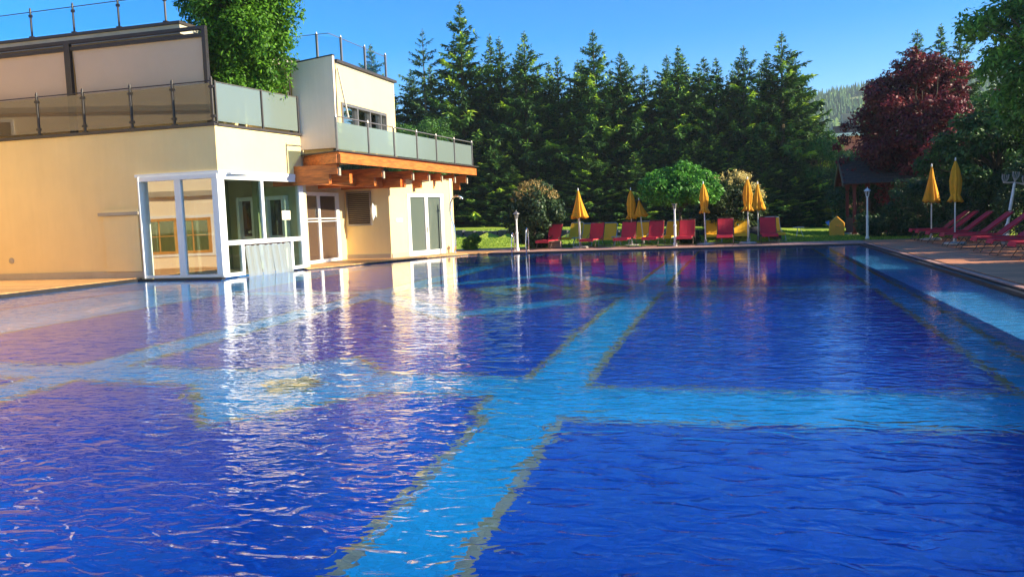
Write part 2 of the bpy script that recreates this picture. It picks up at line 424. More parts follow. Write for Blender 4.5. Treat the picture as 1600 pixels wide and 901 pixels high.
def water_material():
    m, nt, out = new_mat('pool_water_surface')
    L = nt.links.new
    tc = nd(nt, 'ShaderNodeTexCoord')
    def layer(scale, stretch, detail, dist, rot=0.0):
        mp = nd(nt, 'ShaderNodeMapping'); mp.inputs['Scale'].default_value = stretch; mp.inputs['Rotation'].default_value = (0, 0, rot)
        L(tc.outputs['Object'], mp.inputs[0])
        nz = nd(nt, 'ShaderNodeTexNoise'); nz.inputs['Scale'].default_value = scale; nz.inputs['Detail'].default_value = detail
        nz.inputs['Roughness'].default_value = 0.45; nz.inputs['Distortion'].default_value = dist
        L(mp.outputs[0], nz.inputs['Vector'])
        return nz.outputs['Fac']
    def mul(a, k):
        n = nd(nt, 'ShaderNodeMath', operation='MULTIPLY'); L(a, n.inputs[0])
        if isinstance(k, float): n.inputs[1].default_value = k
        else: L(k, n.inputs[1])
        return n.outputs[0]
    def add(a, b):
        n = nd(nt, 'ShaderNodeMath', operation='ADD'); L(a, n.inputs[0]); L(b, n.inputs[1]); return n.outputs[0]
    a = layer(1.0, (3.0, 5.8, 1), 2.0, 0.7, 0.25)     # main wind ripples
    b = layer(1.0, (7.5, 13.0, 1), 1.5, 0.5, -0.20)     # fine ripples
    c = layer(1.0, (0.5, 0.9, 1), 1.0, 0.0, 0.5)      # slow swell
    # calm patch towards the far, sheltered end
    sp = nd(nt, 'ShaderNodeSeparateXYZ'); L(tc.outputs['Object'], sp.inputs[0])
    wob = layer(0.35, (1, 1, 1), 2.0, 0.0)
    wy = add(sp.outputs['Y'], mul(wob, 5.0))
    mr = nd(nt, 'ShaderNodeMapRange', interpolation_type='SMOOTHSTEP')
    mr.inputs['From Min'].default_value = 18.6; mr.inputs['From Max'].default_value = 21.5
    mr.inputs['To Min'].default_value = 1.0; mr.inputs['To Max'].default_value = 0.22
    L(wy, mr.inputs['Value'])
    def ridge(v):      # narrow crests
        s2 = nd(nt, 'ShaderNodeMath', operation='MULTIPLY_ADD'); L(v, s2.inputs[0]); s2.inputs[1].default_value = 2.0; s2.inputs[2].default_value = -1.0
        ab = nd(nt, 'ShaderNodeMath', operation='ABSOLUTE'); L(s2.outputs[0], ab.inputs[0])
        sq = nd(nt, 'ShaderNodeMath', operation='POWER'); L(ab.outputs[0], sq.inputs[0]); sq.inputs[1].default_value = 0.8
        return mul(sq.outputs[0], -1.0)
    h = add(add(mul(a, 0.020), mul(ridge(a), 0.008)), mul(b, 0.0060))
    h = mul(h, mr.outputs[0])
    # and rougher at the open, near end
    m0 = nd(nt, 'ShaderNodeMapRange', interpolation_type='SMOOTHSTEP')
    m0.inputs['From Min'].default_value = 8.0; m0.inputs['From Max'].default_value = 15.0
    m0.inputs['To Min'].default_value = 1.0; m0.inputs['To Max'].default_value = 1.0
    L(wy, m0.inputs['Value'])
    h = mul(h, m0.outputs[0])
    # the corner in the lee of the hotel is calmer too
    le = add(mul(sp.outputs['X'], -1.0), mul(wy, 0.6))
    m2 = nd(nt, 'ShaderNodeMapRange', interpolation_type='SMOOTHSTEP')
    m2.inputs['From Min'].default_value = 15.0; m2.inputs['From Max'].default_value = 21.0
    m2.inputs['To Min'].default_value = 1.0; m2.inputs['To Max'].default_value = 0.45
    L(le, m2.inputs['Value'])
    h = mul(h, m2.outputs[0])
    h = add(h, mul(c, 0.012))
    bp = nd(nt, 'ShaderNodeBump'); bp.inputs['Strength'].default_value = 1.0; bp.inputs['Distance'].default_value = 1.0
    L(h, bp.inputs['Height'])
    p = nd(nt, 'ShaderNodeBsdfPrincipled')
    p.inputs['Base Color'].default_value = (0.72, 0.96, 1.0, 1)
    p.inputs['Roughness'].default_value = 0.0
    p.inputs['IOR'].default_value = 1.333
    p.inputs['Transmission Weight'].default_value = 1.0
    L(bp.outputs[0], p.inputs['Normal'])
    L(p.outputs[0], out.inputs['Surface'])
    return m
MT['water'] = water_material()

def ground_material():
    m, nt, out = new_mat('lawn_turf')
    L = nt.links.new
    tc = nd(nt, 'ShaderNodeTexCoord')
    n1 = nd(nt, 'ShaderNodeTexNoise'); n1.inputs['Scale'].default_value = 0.35; n1.inputs['Detail'].default_value = 6
    n2 = nd(nt, 'ShaderNodeTexNoise'); n2.inputs['Scale'].default_value = 14.0; n2.inputs['Detail'].default_value = 4
    L(tc.outputs['Object'], n1.inputs['Vector']); L(tc.outputs['Object'], n2.inputs['Vector'])
    ad = nd(nt, 'ShaderNodeMath', operation='ADD'); L(n1.outputs['Fac'], ad.inputs[0]); L(n2.outputs['Fac'], ad.inputs[1])
    hf = nd(nt, 'ShaderNodeMath', operation='MULTIPLY'); hf.inputs[1].default_value = 0.5; L(ad.outputs[0], hf.inputs[0])
    cr = nd(nt, 'ShaderNodeValToRGB')
    cr.color_ramp.elements[0].position = 0.35; cr.color_ramp.elements[0].color = (0.22, 0.30, 0.030, 1)
    cr.color_ramp.elements[1].position = 0.65; cr.color_ramp.elements[1].color = (0.42, 0.50, 0.06, 1)
    L(hf.outputs[0], cr.inputs[0])
    p = nd(nt, 'ShaderNodeBsdfPrincipled'); p.inputs['Roughness'].default_value = 0.9; p.inputs['Specular IOR Level'].default_value = 0.1
    L(cr.outputs[0], p.inputs['Base Color'])
    bp = nd(nt, 'ShaderNodeBump'); bp.inputs['Strength'].default_value = 0.8; bp.inputs['Distance'].default_value = 0.05
    L(n2.outputs['Fac'], bp.inputs['Height']); L(bp.outputs[0], p.inputs['Normal'])
    L(p.outputs[0], out.inputs['Surface'])
    return m
MT['lawn'] = ground_material()
MT['gravel'] = pmat('grey_gravel_path', (0.30, 0.26, 0.25), 0.95, 0.3, 20.0, 0.6, 60)
MT['hill'] = pmat('hill_meadow_and_forest_floor', (0.035, 0.055, 0.02), 0.95, 0.3, 0.012, col2=(0.09, 0.12, 0.03))
MT['meadow'] = pmat('hill_meadow_clearing', (0.30, 0.33, 0.07), 0.95, 0.15, 0.05)
# ================================================================== SETTING
PX0, PX1, PY0, PY1 = -18.0, 4.2, 0.8, 33.4       # pool outline
def wall_y(x): return 45.0 - 0.467 * (x + 14.0)   # line of the low stone wall
def base_h(x): return min(0.42, max(0.05, 0.15 - 0.018 * x))
def far_h(x): return min(1.5, max(0.0, 0.2 - 0.037 * x))
def sm(a, b, x):
    t = min(1.0, max(0.0, (x - a) / (b - a))); return t * t * (3 - 2 * t)
def ground_z(x, y):
    if y < 36.4: return 0.03
    yw = max(wall_y(x), 37.8)
    zb = base_h(x)
    step = (1 - sm(0.6, 3.0, x)) * sm(-60, -30, x) * 0.36
    if y < yw + 0.05: return 0.03 + (zb - 0.03) * sm(36.4, yw, y)
    zt = zb + step
    if y < 66: return zt + (far_h(x) - zt) * (y - yw) / (66 - yw)
    return far_h(x) + (0.0 - far_h(x)) * sm(80, 160, y)

def make_ground():
    xs = [-900, -500, -250, -120, -70, -45] + [-36 + i * 1.0 for i in range(18)] + [-18.1] + [-17.5 + i * 0.75 for i in range(29)] + [4.45] + [5 + i * 1.0 for i in range(30)] + [40, 60, 100, 200, 400, 900]
    ys = [-300, -100, -30, 0.6, 12, 24, 33.6, 36.2] + [36.6 + 0.6 * i for i in range(50)] + [68, 75, 85, 100, 120, 160, 240, 400, 700, 1500]
    v = [(x, y, ground_z(x, y)) for y in ys for x in xs]
    f = []
    n = len(xs)
    for j in range(len(ys) - 1):
        for i in range(n - 1):
            cx = (xs[i] + xs[i + 1]) / 2; cy = (ys[j] + ys[j + 1]) / 2
            if -18.1 < cx < 4.45 and 0.6 < cy < 33.6: continue
            f.append((j * n + i, j * n + i + 1, (j + 1) * n + i + 1, (j + 1) * n + i))
    b = MB(); b.add(v, f)
    o = b.build('lawn', MT['lawn'], smooth=True)
    return tag(o, kind='structure')
make_ground()

# pool shell: floor, walls, shelves
def struct(name, mb, mat, parent=None, **k):
    o = mb.build(name, mat, parent, **k)
    if parent is None: tag(o, kind='structure')
    return o
D = -1.35
pool = struct('pool_floor', MB().box(PX0 - 0.3, PX1 + 0.3, PY0 - 0.3, PY1 + 0.3, D - 0.2, D), MT['t_blue'])
struct('pool_wall', MB().box(PX1, PX1 + 0.3, PY0, PY1, D, -0.01).box(PX0 - 0.3, PX1 + 0.3, PY1, PY1 + 0.3, D, -0.01)
       .box(PX0 - 0.3, PX1 + 0.3, PY0 - 0.3, PY0, D, 0.03).box(PX0 - 0.3, PX0, PY0, PY1, D, -0.01), MT['t_mid'])
struct('pool_ledge', MB().box(3.05, PX1, PY0, PY1, D + 0.002, -0.34), MT['t_mid'])
struct('pool_ledge_top', MB().box(3.02, PX1, PY0, PY1, -0.34, -0.30), MT['t_pale'])
struct('pool_ledge', MB().box(PX0, -16.3, PY0, 21.6, D + 0.002, -0.34), MT['t_mid'])
struct('pool_ledge_top', MB().box(PX0, -16.27, PY0, 21.6, -0.34, -0.30), MT['t_mid'])

def poly_prism(mb, pts, z): mb.prism(pts, D + 0.001, D + z); return mb
def stroke(mb, pts, w, z, closed=False):
    n = len(pts)
    for i in range(n if closed else n - 1):
        a = Vector(pts[i]); b = Vector(pts[(i + 1) % n]); d = (b - a).normalized(); nn = Vector((-d.y, d.x)) * w / 2
        e = d * w * 0.45
        a2 = a - e; b2 = b + e
        poly_prism(mb, [(a2 - nn)[:], (b2 - nn)[:], (b2 + nn)[:], (a2 + nn)[:]], z + 0.0003 * i)
cy_, gd_ = MB(), MB()
bands = [([(-2.02, PY0), (-2.02, PY1)], 0.62), ([(-8.2, PY0), (-8.2, PY1)], 0.62),
         ([(-14.3, PY0), (-14.3, PY1)], 3.5),
         ([(2.75, PY0), (2.75, PY1)], 0.40),
         ([(-2.02, 8.1), (2.5, 8.1)], 1.10), ([(-12.5, 8.65), (-2.02, 8.65)], 0.75), ([(-2.02, 18.1), (2.5, 18.1)], 0.55), ([(-12.5, 18.1), (-8.2, 18.1)], 0.55),
         ([(-12.5, 27.7), (2.5, 27.7)], 0.5)]
for i, (p, w) in enumerate(bands):
    stroke(cy_, p, w, 0.010 + 0.0007 * i); stroke(gd_, p, w + 0.21, 0.004 + 0.0005 * i)
rh = [(-1.5, 18.25), (-5.05, 14.0), (-8.7, 18.25), (-5.05, 22.6)]
stroke(cy_, rh, 0.62, 0.016, True); stroke(gd_, rh, 0.80, 0.0085, True)
di = lambda a, b: [(-5.0 - a, 18.6), (-5.0, 18.6 - b), (-5.0 + a, 18.6), (-5.0, 18.6 + b)]
poly_prism(gd_, di(1.3, 1.6), 0.009); poly_prism(cy_, di(1.12, 1.4), 0.017); poly_prism(gd_, di(0.5, 0.6), 0.021)
dn = lambda a, b: [(-5.0 - a, 8.4), (-5.0, 8.4 - b), (-5.0 + a, 8.4), (-5.0, 8.4 + b)]
poly_prism(gd_, dn(1.45, 1.75), 0.0095); poly_prism(cy_, dn(1.3, 1.6), 0.0175); poly_prism(gd_, dn(0.42, 0.5), 0.0215)
gd_.build('golden_mosaic_border', MT['t_gold'], pool)
cy_.build('light_mosaic_band', MT['t_cyan'], pool)

water = MB().box(PX0 + 0.0, PX1, PY0, PY1, -0.002, 0.0)
water = MB().add([(PX0 - 0.05, PY0 - 0.05, 0), (PX1 + 0.05, PY0 - 0.05, 0), (PX1 + 0.05, PY1 + 0.05, 0), (PX0 - 0.05, PY1 + 0.05, 0)], [(0, 1, 2, 3)])
struct('pool_water', water, MT['water'])

# decks and copings
struct('deck', MB().box(4.62, 9.6, 0.6, 36.2, -0.1, 0.065), MT['deck'])
struct('deck', MB().box(-34, -18.06, 0.6, 21.72, -0.3, 0.09), MT['deckwarm'])
struct('pool_coping', MB().box(PX1 + 0.0, PX1 + 0.10, 0.6, PY1 + 0.0, -0.06, 0.045)
       .box(PX1 + 0.16, PX1 + 0.40, 0.6, PY1 + 0.16, -0.08, 0.055), MT['rubber'])
struct('coping_board', MB().box(PX1 + 0.20, PX1 + 0.33, 0.6, PY1 + 0.1, 0.056, 0.068), MT['plank'])
struct('overflow_channel', MB().box(PX1 + 0.0, PX1 + 0.42, 0.6, PY1 + 0.2, -0.3, -0.04), MT['rubber'])
struct('pool_coping', MB().box(-10.35, PX1 + 0.16, PY1, PY1 + 0.14, -0.12, 0.045), MT['rubber'])
struct('pool_coping', MB().box(-18.06, -17.94, 0.6, 21.70, -0.25, 0.075), MT['rubber'])
shore = [(-14.60, 25.70), (-14.15, 25.2), (-13.69, 26.25), (-13.12, 28.5), (-12.48, 30.3), (-11.7, 32.4), (-11.1, 33.2), (-10.35, 33.45), (-10.35, 36.2), (-20, 36.2), (-20, 26.0), (-15.9, 25.9)]
struct('pool_wall', MB().prism([(x - 0.05 if i < 8 else x, y + 0.05 if i == 7 else y) for i, (x, y) in enumerate(shore)], D, -0.02), MT['t_mid'])
struct('pool_coping', MB().prism(shore, -0.10, 0.030), MT['rubber'])
struct('deck', MB().prism([(x - 0.06 if i < 8 else x, y) for i, (x, y) in enumerate(shore)], 0.031, 0.062), MT['deckwarm'])
struct('pool_wall', MB().box(-32, -15.12, 21.62, 25.6, D, 0.02), MT['t_mid'])
struct('pool_coping', MB().box(-17.94, -14.95, 21.50, 21.66, -0.12, 0.05), MT['rubber'])
far_deck = struct('far_deck', MB().box(-10.35, 4.62, 33.55, 36.2, -0.1, 0.03), MT['rubber'])
pl = None
x = -10.33
rr = random.Random(3)
k = 0
while x < 4.5:
    w = 0.292
    if pl is None:
        o = MB().box(0, 0.28, 0, 2.66, 0, 0.032).build('plank', MT['plank'], far_deck); pl = o
    else:
        o = pl.copy(); C.objects.link(o); o.parent = far_deck
    o.location = (x, 33.54, 0.031 + rr.uniform(0, 0.004))
    x += w
# gravel path by the lawn, left
struct('gravel_path', MB().prism([(-14.5, 36.25), (-10.3, 36.25), (-9.6, 37.6), (-11.5, 38.6), (-14.5, 38.8)], 0.0, 0.062), MT['gravel'])

# low wall of dark stone blocks
wl = thing('stone_retaining_wall', 'low retaining wall of dark stone blocks between the near lawn and the raised lawn', 'wall', (-18, wall_y(-18), 0.2))
rr = random.Random(11)
x = -22.0
while x < 1.6:
    w = rr.uniform(0.55, 0.95)
    xa, xb = x, x + w - 0.05
    zb = base_h((xa + xb) / 2); hh = 0.40 + rr.uniform(-0.05, 0.05)
    if x > 0.4: hh *= 0.8
    ya, yb = wall_y(xa), wall_y(xb)
    o_ = rr.uniform(-0.05, 0.05)
    j = lambda: rr.uniform(-0.025, 0.025)
    b = MB().hexa([(xa + j(), ya - 0.05 + o_, zb - 0.25), (xb + j(), yb - 0.05 + o_, zb - 0.25), (xb, yb + 0.45, zb - 0.25), (xa, ya + 0.45, zb - 0.25)],
                  [(xa + 0.02 + j(), ya + o_ + j(), zb + hh + j()), (xb - 0.02 + j(), yb + o_ + j(), zb + hh + j()), (xb, yb + 0.45, zb + hh), (xa, ya + 0.45, zb + hh)])
    b.build('stone_block', MT['stone'], wl, world=wl.location, bevel=0.02)
    x += w

# grass blades on the nearer lawn
def grass():
    r = np.random.default_rng(5)
    n = 60000
    x = r.uniform(-20, 10, n); y = 36.3 + (r.uniform(0, 1, n) ** 1.4) * 14
    keep = ~((x > -14.5) & (x < -9.6) & (y < 38.6)) & ~((np.abs(y - (45 - 0.467 * (x + 14)) - 0.2) < 0.3) & (x < 2))
    x = x[keep]; y = y[keep]; n = len(x)
    z = np.array([ground_z(a, b) for a, b in zip(x, y)])
    h = r.uniform(0.03, 0.075, n); w = 0.012 + 0.012 * r.uniform(0, 1, n); th = r.uniform(0, math.pi, n)
    lx = r.normal(0, 0.02, n); ly = r.normal(0, 0.02, n)
    dx = np.cos(th) * w; dy = np.sin(th) * w
    V = np.stack([np.stack([x - dx, y - dy, z - 0.01], 1), np.stack([x + dx, y + dy, z - 0.01], 1),
                  np.stack([x + lx + dx * .3, y + ly + dy * .3, z + h], 1), np.stack([x + lx - dx * .3, y + ly - dy * .3, z + h], 1)], 1).reshape(-1, 3)
    Q = np.arange(n * 4).reshape(-1, 4)
    o = mesh_np('grass', V, Q, MT['grassblade'], tint=r.uniform(0, 1, n))
    tag(o, 'short mown grass of the lawn beyond the pool deck', 'grass', kind='stuff')
grass()

# ================================================================== HOTEL BUILDING
BW = Vector((-18.0, 26.0, 0.0))
hotel = thing('hotel_building', 'cream hotel building with glazed pool room, roof terrace and wooden balcony', 'building', BW)
def hp(name, mb, mat, parent=None, **k):
    return mb.build(MT and name, MT[mat] if isinstance(mat, str) else mat, parent or hotel, world=BW, **k)
Cn = (-15.0, 21.7); A2 = (-14.53, 25.8)
# --- ground floor walls
hp('wall', MB().seg((-34, 21.7), (-17.75, 21.7), 0.0, 4.55, 0, 0.3).seg((-17.75, 21.7), (-15.0, 21.7), 3.16, 4.55, 0, 0.3), 'plaster')
hp('wall', MB().seg((-15.0, 21.7), A2, 3.12, 4.55, 0.001, 0.3), 'plaster')
hp('wall', MB().box(-20, -14.55, 25.8, 26.05, 0.05, 4.5), 'interior')
hp('wall', MB().seg((-15.6, 26.0), (-15.6, 27.4), 0.06, 3.4, 0, 0.25).seg((-15.6, 27.4), (-15.6, 30.35), 2.72, 3.4, 0, 0.25).seg((-15.6, 30.35), (-15.6, 31.0), 0.06, 3.4, 0, 0.25), 'plaster')
hp('wall', MB().seg((-15.85, 31.0), (-13.65, 31.0), 0.06, 3.2, 0, 0.25), 'plaster')
AW0 = Vector((-13.65, 31.0)); AW1 = Vector((-12.34, 35.0)); AD = (AW1 - AW0).normalized()
def aw(t): return tuple(AW0 + AD * t)
hp('wall', MB().seg(aw(0), aw(1.10), 0.06, 3.2, 0.0, 0.25).seg(aw(1.10), aw(3.48), 2.62, 3.2, 0.0, 0.25).seg(aw(3.48), aw(4.21), 0.06, 3.2, 0.0, 0.25), 'plaster')
hp('wall', MB().seg((-12.36, 35.0), (-22, 36.4), 0.06, 3.3, 0, 0.25), 'plaster2')
hp('plinth', MB().box(-34, -17.82, 21.655, 21.70, 0.09, 0.30), 'plinth')
hp('plinth', MB().seg((-15.6, 30.96), (-13.66, 30.96), 0.06, 0.24, 0, 0.04).seg(aw(0.02), aw(1.08), 0.06, 0.24, -0.035, 0.0), 'plinth')
hp('ledge_pier', MB().box(-19.15, -17.86, 21.62, 21.70, 0.30, 2.02), 'plaster')
hp('ledge_cap', MB().box(-19.28, -17.80, 21.56, 21.70, 2.03, 2.13), 'plinth')
hp('ledge_cap', MB().box(-19.14, -17.80, 21.60, 21.70, 2.131, 2.22), 'plaster')
o = MB().lathe([(0.01, 0), (0.10, 0.0), (0.09, 0.03), (0.02, 0.045)], k=14).build('wall_light', MT['plinth'], hotel)
o.matrix_local = Matrix.Translation(Vector((-22.9, 21.70, 0.72)) - BW) @ Matrix.Rotation(math.pi / 2, 4, 'X')
# --- interior of the pool room
hp('floor', MB().box(-20, -15.2, 22.0, 25.8, 0.03, 0.07), 'plinth')
hp('ceiling', MB().box(-20, -14.75, 22.0, 25.8, 3.14, 3.2), 'white')
hp('inner_wall', MB().box(-20.0, -19.8, 22.0, 25.8, 0.07, 3.14), 'interior')
hp('inner_wall', MB().box(-17.6, -17.45, 22.7, 23.75, 0.07, 3.13).box(-17.6, -17.45, 24.95, 25.79, 0.07, 3.13).box(-17.6, -17.45, 23.75, 24.95, 2.5, 3.13), 'inner_green')
idoor = hp('inner_door', MB().box(-17.50, -17.38, 23.75, 23.90, 0.07, 2.5).box(-17.50, -17.38, 24.80, 24.95, 0.07, 2.5).box(-17.50, -17.38, 23.90, 24.80, 2.38, 2.5).box(-17.49, -17.40, 23.90, 24.80, 1.30, 1.38), 'white')
hp('pane', MB().box(-17.46, -17.45, 23.90, 24.80, 0.07, 2.38), 'brownglass', idoor)
for xa, xb in ((-16.95, -16.28), (-15.85, -15.10)):
    idoor = hp('inner_door', MB().box(xa, xa + 0.10, 25.45, 25.79, 0.07, 2.55).box(xb - 0.10, xb, 25.45, 25.79, 0.07, 2.55).box(xa + 0.10, xb - 0.10, 25.50, 25.79, 2.42, 2.55).box(xa + 0.10, xb - 0.10, 25.60, 25.79, 1.10, 1.20), 'white')
    hp('pane', MB().box(xa + 0.10, xb - 0.10, 25.68, 25.69, 1.20, 2.42), 'brownglass', idoor)
    hp('panel', MB().box(xa + 0.10, xb - 0.10, 25.68, 25.70, 0.07, 1.10), 'interior', idoor)
hp('inner_pillar', MB().box(-16.2, -16.0, 25.3, 25.79, 0.07, 3.13), 'inner_green')
# --- front glazing (facing the camera)
gz = hp('window', MB().box(-17.75, -15.0, 21.62, 21.78, 3.02, 3.15).box(-17.75, -15.0, 21.66, 21.78, 0.07, 0.15)
        .box(-16.52, -16.30, 21.66, 21.78, 0.15, 3.02).box(-15.20, -15.0, 21.64, 21.80, 0.15, 3.02).box(-17.62, -17.50, 21.88, 21.98, 0.15, 3.02), 'white')
hp('pane', MB().box(-17.50, -16.52, 21.725, 21.74, 0.15, 3.02), 'mirrorglass', gz)
hp('pane', MB().box(-16.30, -15.20, 21.725, 21.74, 0.15, 3.02), 'mirrorglass', gz)
hp('window_reveal', MB().box(-17.78, -17.74, 21.60, 22.05, 0.07, 3.16), 'white')
# --- side glazing (facing the pool)
SD = (Vector(A2) - Vector(Cn)).normalized(); SL = (Vector(A2) - Vector(Cn)).length
def sp(t): return tuple(Vector(Cn) + SD * t)
sg = hp('window', MB().seg(sp(0.0), sp(SL), 2.98, 3.11, -0.03, 0.12).seg(sp(0.0), sp(0.22), 0.05, 2.98, -0.02, 0.12)
        .seg(sp(0.22), sp(SL - 0.12), 1.00, 1.14, 0.0, 0.10).seg(sp(1.93), sp(2.05), 1.14, 2.98, 0.0, 0.10)
        .seg(sp(SL - 0.24), sp(SL), 0.05, 2.98, -0.01, 0.14).seg(sp(0.22), sp(0.95), 0.05, 0.16, 0.0, 0.10)
        .seg(sp(0.84), sp(0.96), 0.16, 1.00, 0.0, 0.10).seg(sp(3.30), sp(3.42), 0.16, 1.0, 0.0, 0.10).seg(sp(3.30), sp(SL - 0.24), 0.05, 0.16, 0.0, 0.10), 'white')
for a, b, z0, z1 in ((0.22, 1.93, 1.14, 2.98), (2.05, SL - 0.24, 1.14, 2.98), (0.22, 0.84, 0.16, 1.0), (3.42, SL - 0.24, 0.16, 1.0)):
    hp('pane', MB().seg(sp(a), sp(b), z0, z1, 0.045, 0.055), 'sideglass', sg)
hp('notice', MB().seg(sp(2.95), sp(3.4), 1.72, 2.02, 0.030, 0.036), 'plaster2', sg)
hp('header_trim', MB().seg((-17.9, 21.7), (-14.95, 21.7), 3.151, 3.24, -0.05, 0.0).seg(sp(-0.04), sp(SL + 0.02), 3.112, 3.238, -0.045, 0.0), 'white')
cu = hp('strip_curtain', MB().seg(sp(0.98), sp(3.28), 0.94, 0.99, 0.02, 0.06), 'steel')
for i in range(7):
    t = 1.02 + i * 0.32
    b = MB()
    p0, p1 = sp(t), sp(t + 0.335)
    q = 0.03 + 0.012 * (i % 2)
    for s_ in range(4):
        u0, u1 = s_ / 4, (s_ + 1) / 4
        e = lambda u: 0.05 * math.sin(u * math.pi)
        a_ = sp(t + 0.335 * u0); b_ = sp(t + 0.335 * u1)
        n = Vector((-SD.y, SD.x))
        o0 = q - e(u0) * 0.5; o1 = q - e(u1) * 0.5
        flare = -0.10 - 0.02 * (i % 3)
        vs = [(a_[0] + n.x * (o0 + flare), a_[1] + n.y * (o0 + flare), 0.0), (b_[0] + n.x * (o1 + flare), b_[1] + n.y * (o1 + flare), 0.0),
              (b_[0] + n.x * o1, b_[1] + n.y * o1, 0.96), (a_[0] + n.x * o0, a_[1] + n.y * o0, 0.96)]
        b.add(vs, [(0, 1, 2, 3)])
    hp('strip', b, 'curtain', cu)
# --- terrace slab edge and cap, roof of ground floor
hp('terrace_floor', MB().prism([(-34, 21.72), (-15.02, 21.72), (-14.56, 25.78), (-14.56, 26.1), (-34, 26.1)], 4.40, 4.552), 'plinth')
hp('terrace_edge', MB().seg((-34, 21.7), (-14.97, 21.7), 4.556, 4.64, -0.07, 0.12).seg((-15.0, 21.82), sp(SL + 0.15), 4.558, 4.63, -0.06, 0.12), 'cap')
# --- terrace balustrade, front glass with a beige reflection put into its colour
rl = hp('balustrade', MB().tube([(-34, 21.74, 5.82), (-15.02, 21.74, 5.86)], 0.018, 6), 'darkmetal')
posts = [-24.9, -23.15, -21.4, -19.65, -17.9, -16.4, -15.05]
for i, px in enumerate(posts):
    b = MB().tube([(px, 21.74, 4.62), (px, 21.74, 5.92)], 0.042, 8)
    for z in (4.80, 5.66): b.box(px - 0.075, px + 0.075, 21.70, 21.78, z, z + 0.07)
    b.box(px - 0.08, px + 0.08, 21.69, 21.79, 4.62, 4.68).tube([(px, 21.74, 5.9), (px, 21.74, 5.99)], [0.05, 0.02], 8)
    hp('post', b, 'darkmetal', rl)
    if i < len(posts) - 1:
        hp('pane', MB().box(px + 0.06, posts[i + 1] - 0.06, 21.735, 21.747, 4.72, 5.80), 'tintglass', rl)
rl = hp('balustrade', MB().tube([(-14.98, 21.8, 5.84), (sp(SL)[0], sp(SL)[1], 5.84)], 0.014, 6), 'greymetal')
for t in (0.12, 2.22, SL - 0.03):
    p = sp(t)
    hp('post', MB().tube([(p[0], p[1], 4.62), (p[0], p[1], 5.88)], 0.035, 8), 'darkmetal', rl)
hp('pane', MB().seg(sp(0.17), sp(2.16), 4.70, 5.84, 0.0, 0.012), 'frostglass', rl)
hp('pane', MB().seg(sp(2.28), sp(SL - 0.08), 4.70, 5.84, 0.0, 0.012), 'frostglass', rl)
# --- terrace pergola frame with drop-down awnings
hp('awning_frame', MB().box(-34, -15.30, 21.96, 22.08, 7.43, 7.53).box(-34, -15.42, 21.98, 22.06, 7.22, 7.33).box(-15.42, -15.30, 21.95, 22.09, 4.64, 7.43)
   .box(-20.42, -20.22, 21.95, 22.09, 4.64, 7.43).box(-25.4, -25.2, 21.95, 22.09, 4.64, 7.43), 'darkmetal')
hp('screen_post', MB().box(-14.84, -14.76, 25.70, 25.80, 4.62, 7.0).tube([(-14.80, 25.66, 4.7), (-14.80, 25.66, 6.9)], 0.02, 6), 'darkmetal')
for x0, x1 in ((-25.18, -20.46), (-20.18, -15.46), (-30, -25.42)):
    b = MB(); nx, nz = 14, 8
    vs = []
    for jz in range(nz + 1):
        for ix in range(nx + 1):
            u, w_ = ix / nx, jz / nz
            yy = 22.06 + 0.008 * math.sin(u * 7 + w_ * 3) * (1 - w_) + 0.003 * math.sin(u * 19 + 2)
            vs.append((x0 + (x1 - x0) * u + (0.05 * math.sin(w_ * 3.14) * (1 if u < 0.1 else -1 if u > 0.9 else 0)), yy, 5.0 + 2.22 * w_))
    fs = [(j * (nx + 1) + i, j * (nx + 1) + i + 1, (j + 1) * (nx + 1) + i + 1, (j + 1) * (nx + 1) + i) for j in range(nz) for i in range(nx)]
    b.add(vs, fs)
    hp('awning', b, 'awning', smooth=True)
hp('upper_wall', MB().box(-34, -16.7, 24.0, 24.3, 4.56, 7.45), 'plaster')
hp('upper_wall', MB().box(-16.9, -16.7, 24.3, 31, 4.56, 7.45), 'plaster')
hp('roof', MB().box(-34, -16.4, 22.3, 31, 7.46, 7.74), 'fascia')
hp('roof_edge', MB().box(-34, -16.36, 22.24, 31.05, 7.745, 7.83), 'cap')
rl = hp('roof_balustrade', MB().tube([(-34, 22.34, 8.60), (-16.9, 22.34, 8.66)], 0.014, 6), 'darkmetal')
ps = [-23.6, -21.95, -20.3, -18.6, -16.9]
for i, px in enumerate(ps):
    b = MB().tube([(px, 22.34, 7.83), (px, 22.34, 8.70)], 0.032, 8).box(px - 0.07, px + 0.07, 22.28, 22.40, 7.83, 7.88)
    b.box(px - 0.055, px + 0.055, 22.31, 22.37, 8.48, 8.56).tube([(px, 22.34, 8.7), (px, 22.34, 8.78)], [0.038, 0.015], 8)
    hp('post', b, 'darkmetal', rl)
    if i < len(ps) - 1: hp('pane', MB().box(px + 0.05, ps[i + 1] - 0.05, 22.334, 22.344, 7.9, 8.6), 'clearglass', rl)
# --- upper block with strip window and screen wall
hp('upper_wall', MB().box(-24, -16.0, 26.1, 26.3, 4.55, 7.05), 'plaster2')
hp('upper_wall', MB().box(-16.0, -13.25, 26.1, 26.3, 3.9, 6.9)
   .box(-13.45, -13.2, 26.1, 26.35, 3.88, 6.9).box(-13.45, -13.2, 26.35, 30.1, 5.66, 6.9).box(-13.45, -13.2, 26.35, 30.1, 3.88, 4.35)
   .box(-13.45, -13.2, 30.1, 31.0, 3.88, 6.9).box(-24, -13.45, 30.8, 31.0, 3.88, 6.9), 'plaster')
hp('screen_wall', MB().hexa([(-14.75, 25.86, 4.08), (-13.18, 25.86, 4.08), (-13.18, 25.99, 4.08), (-14.75, 25.99, 4.08)],
                            [(-14.75, 25.86, 6.98), (-13.18, 25.86, 7.14), (-13.18, 25.99, 7.14), (-14.75, 25.99, 6.98)]), 'warmplaster')
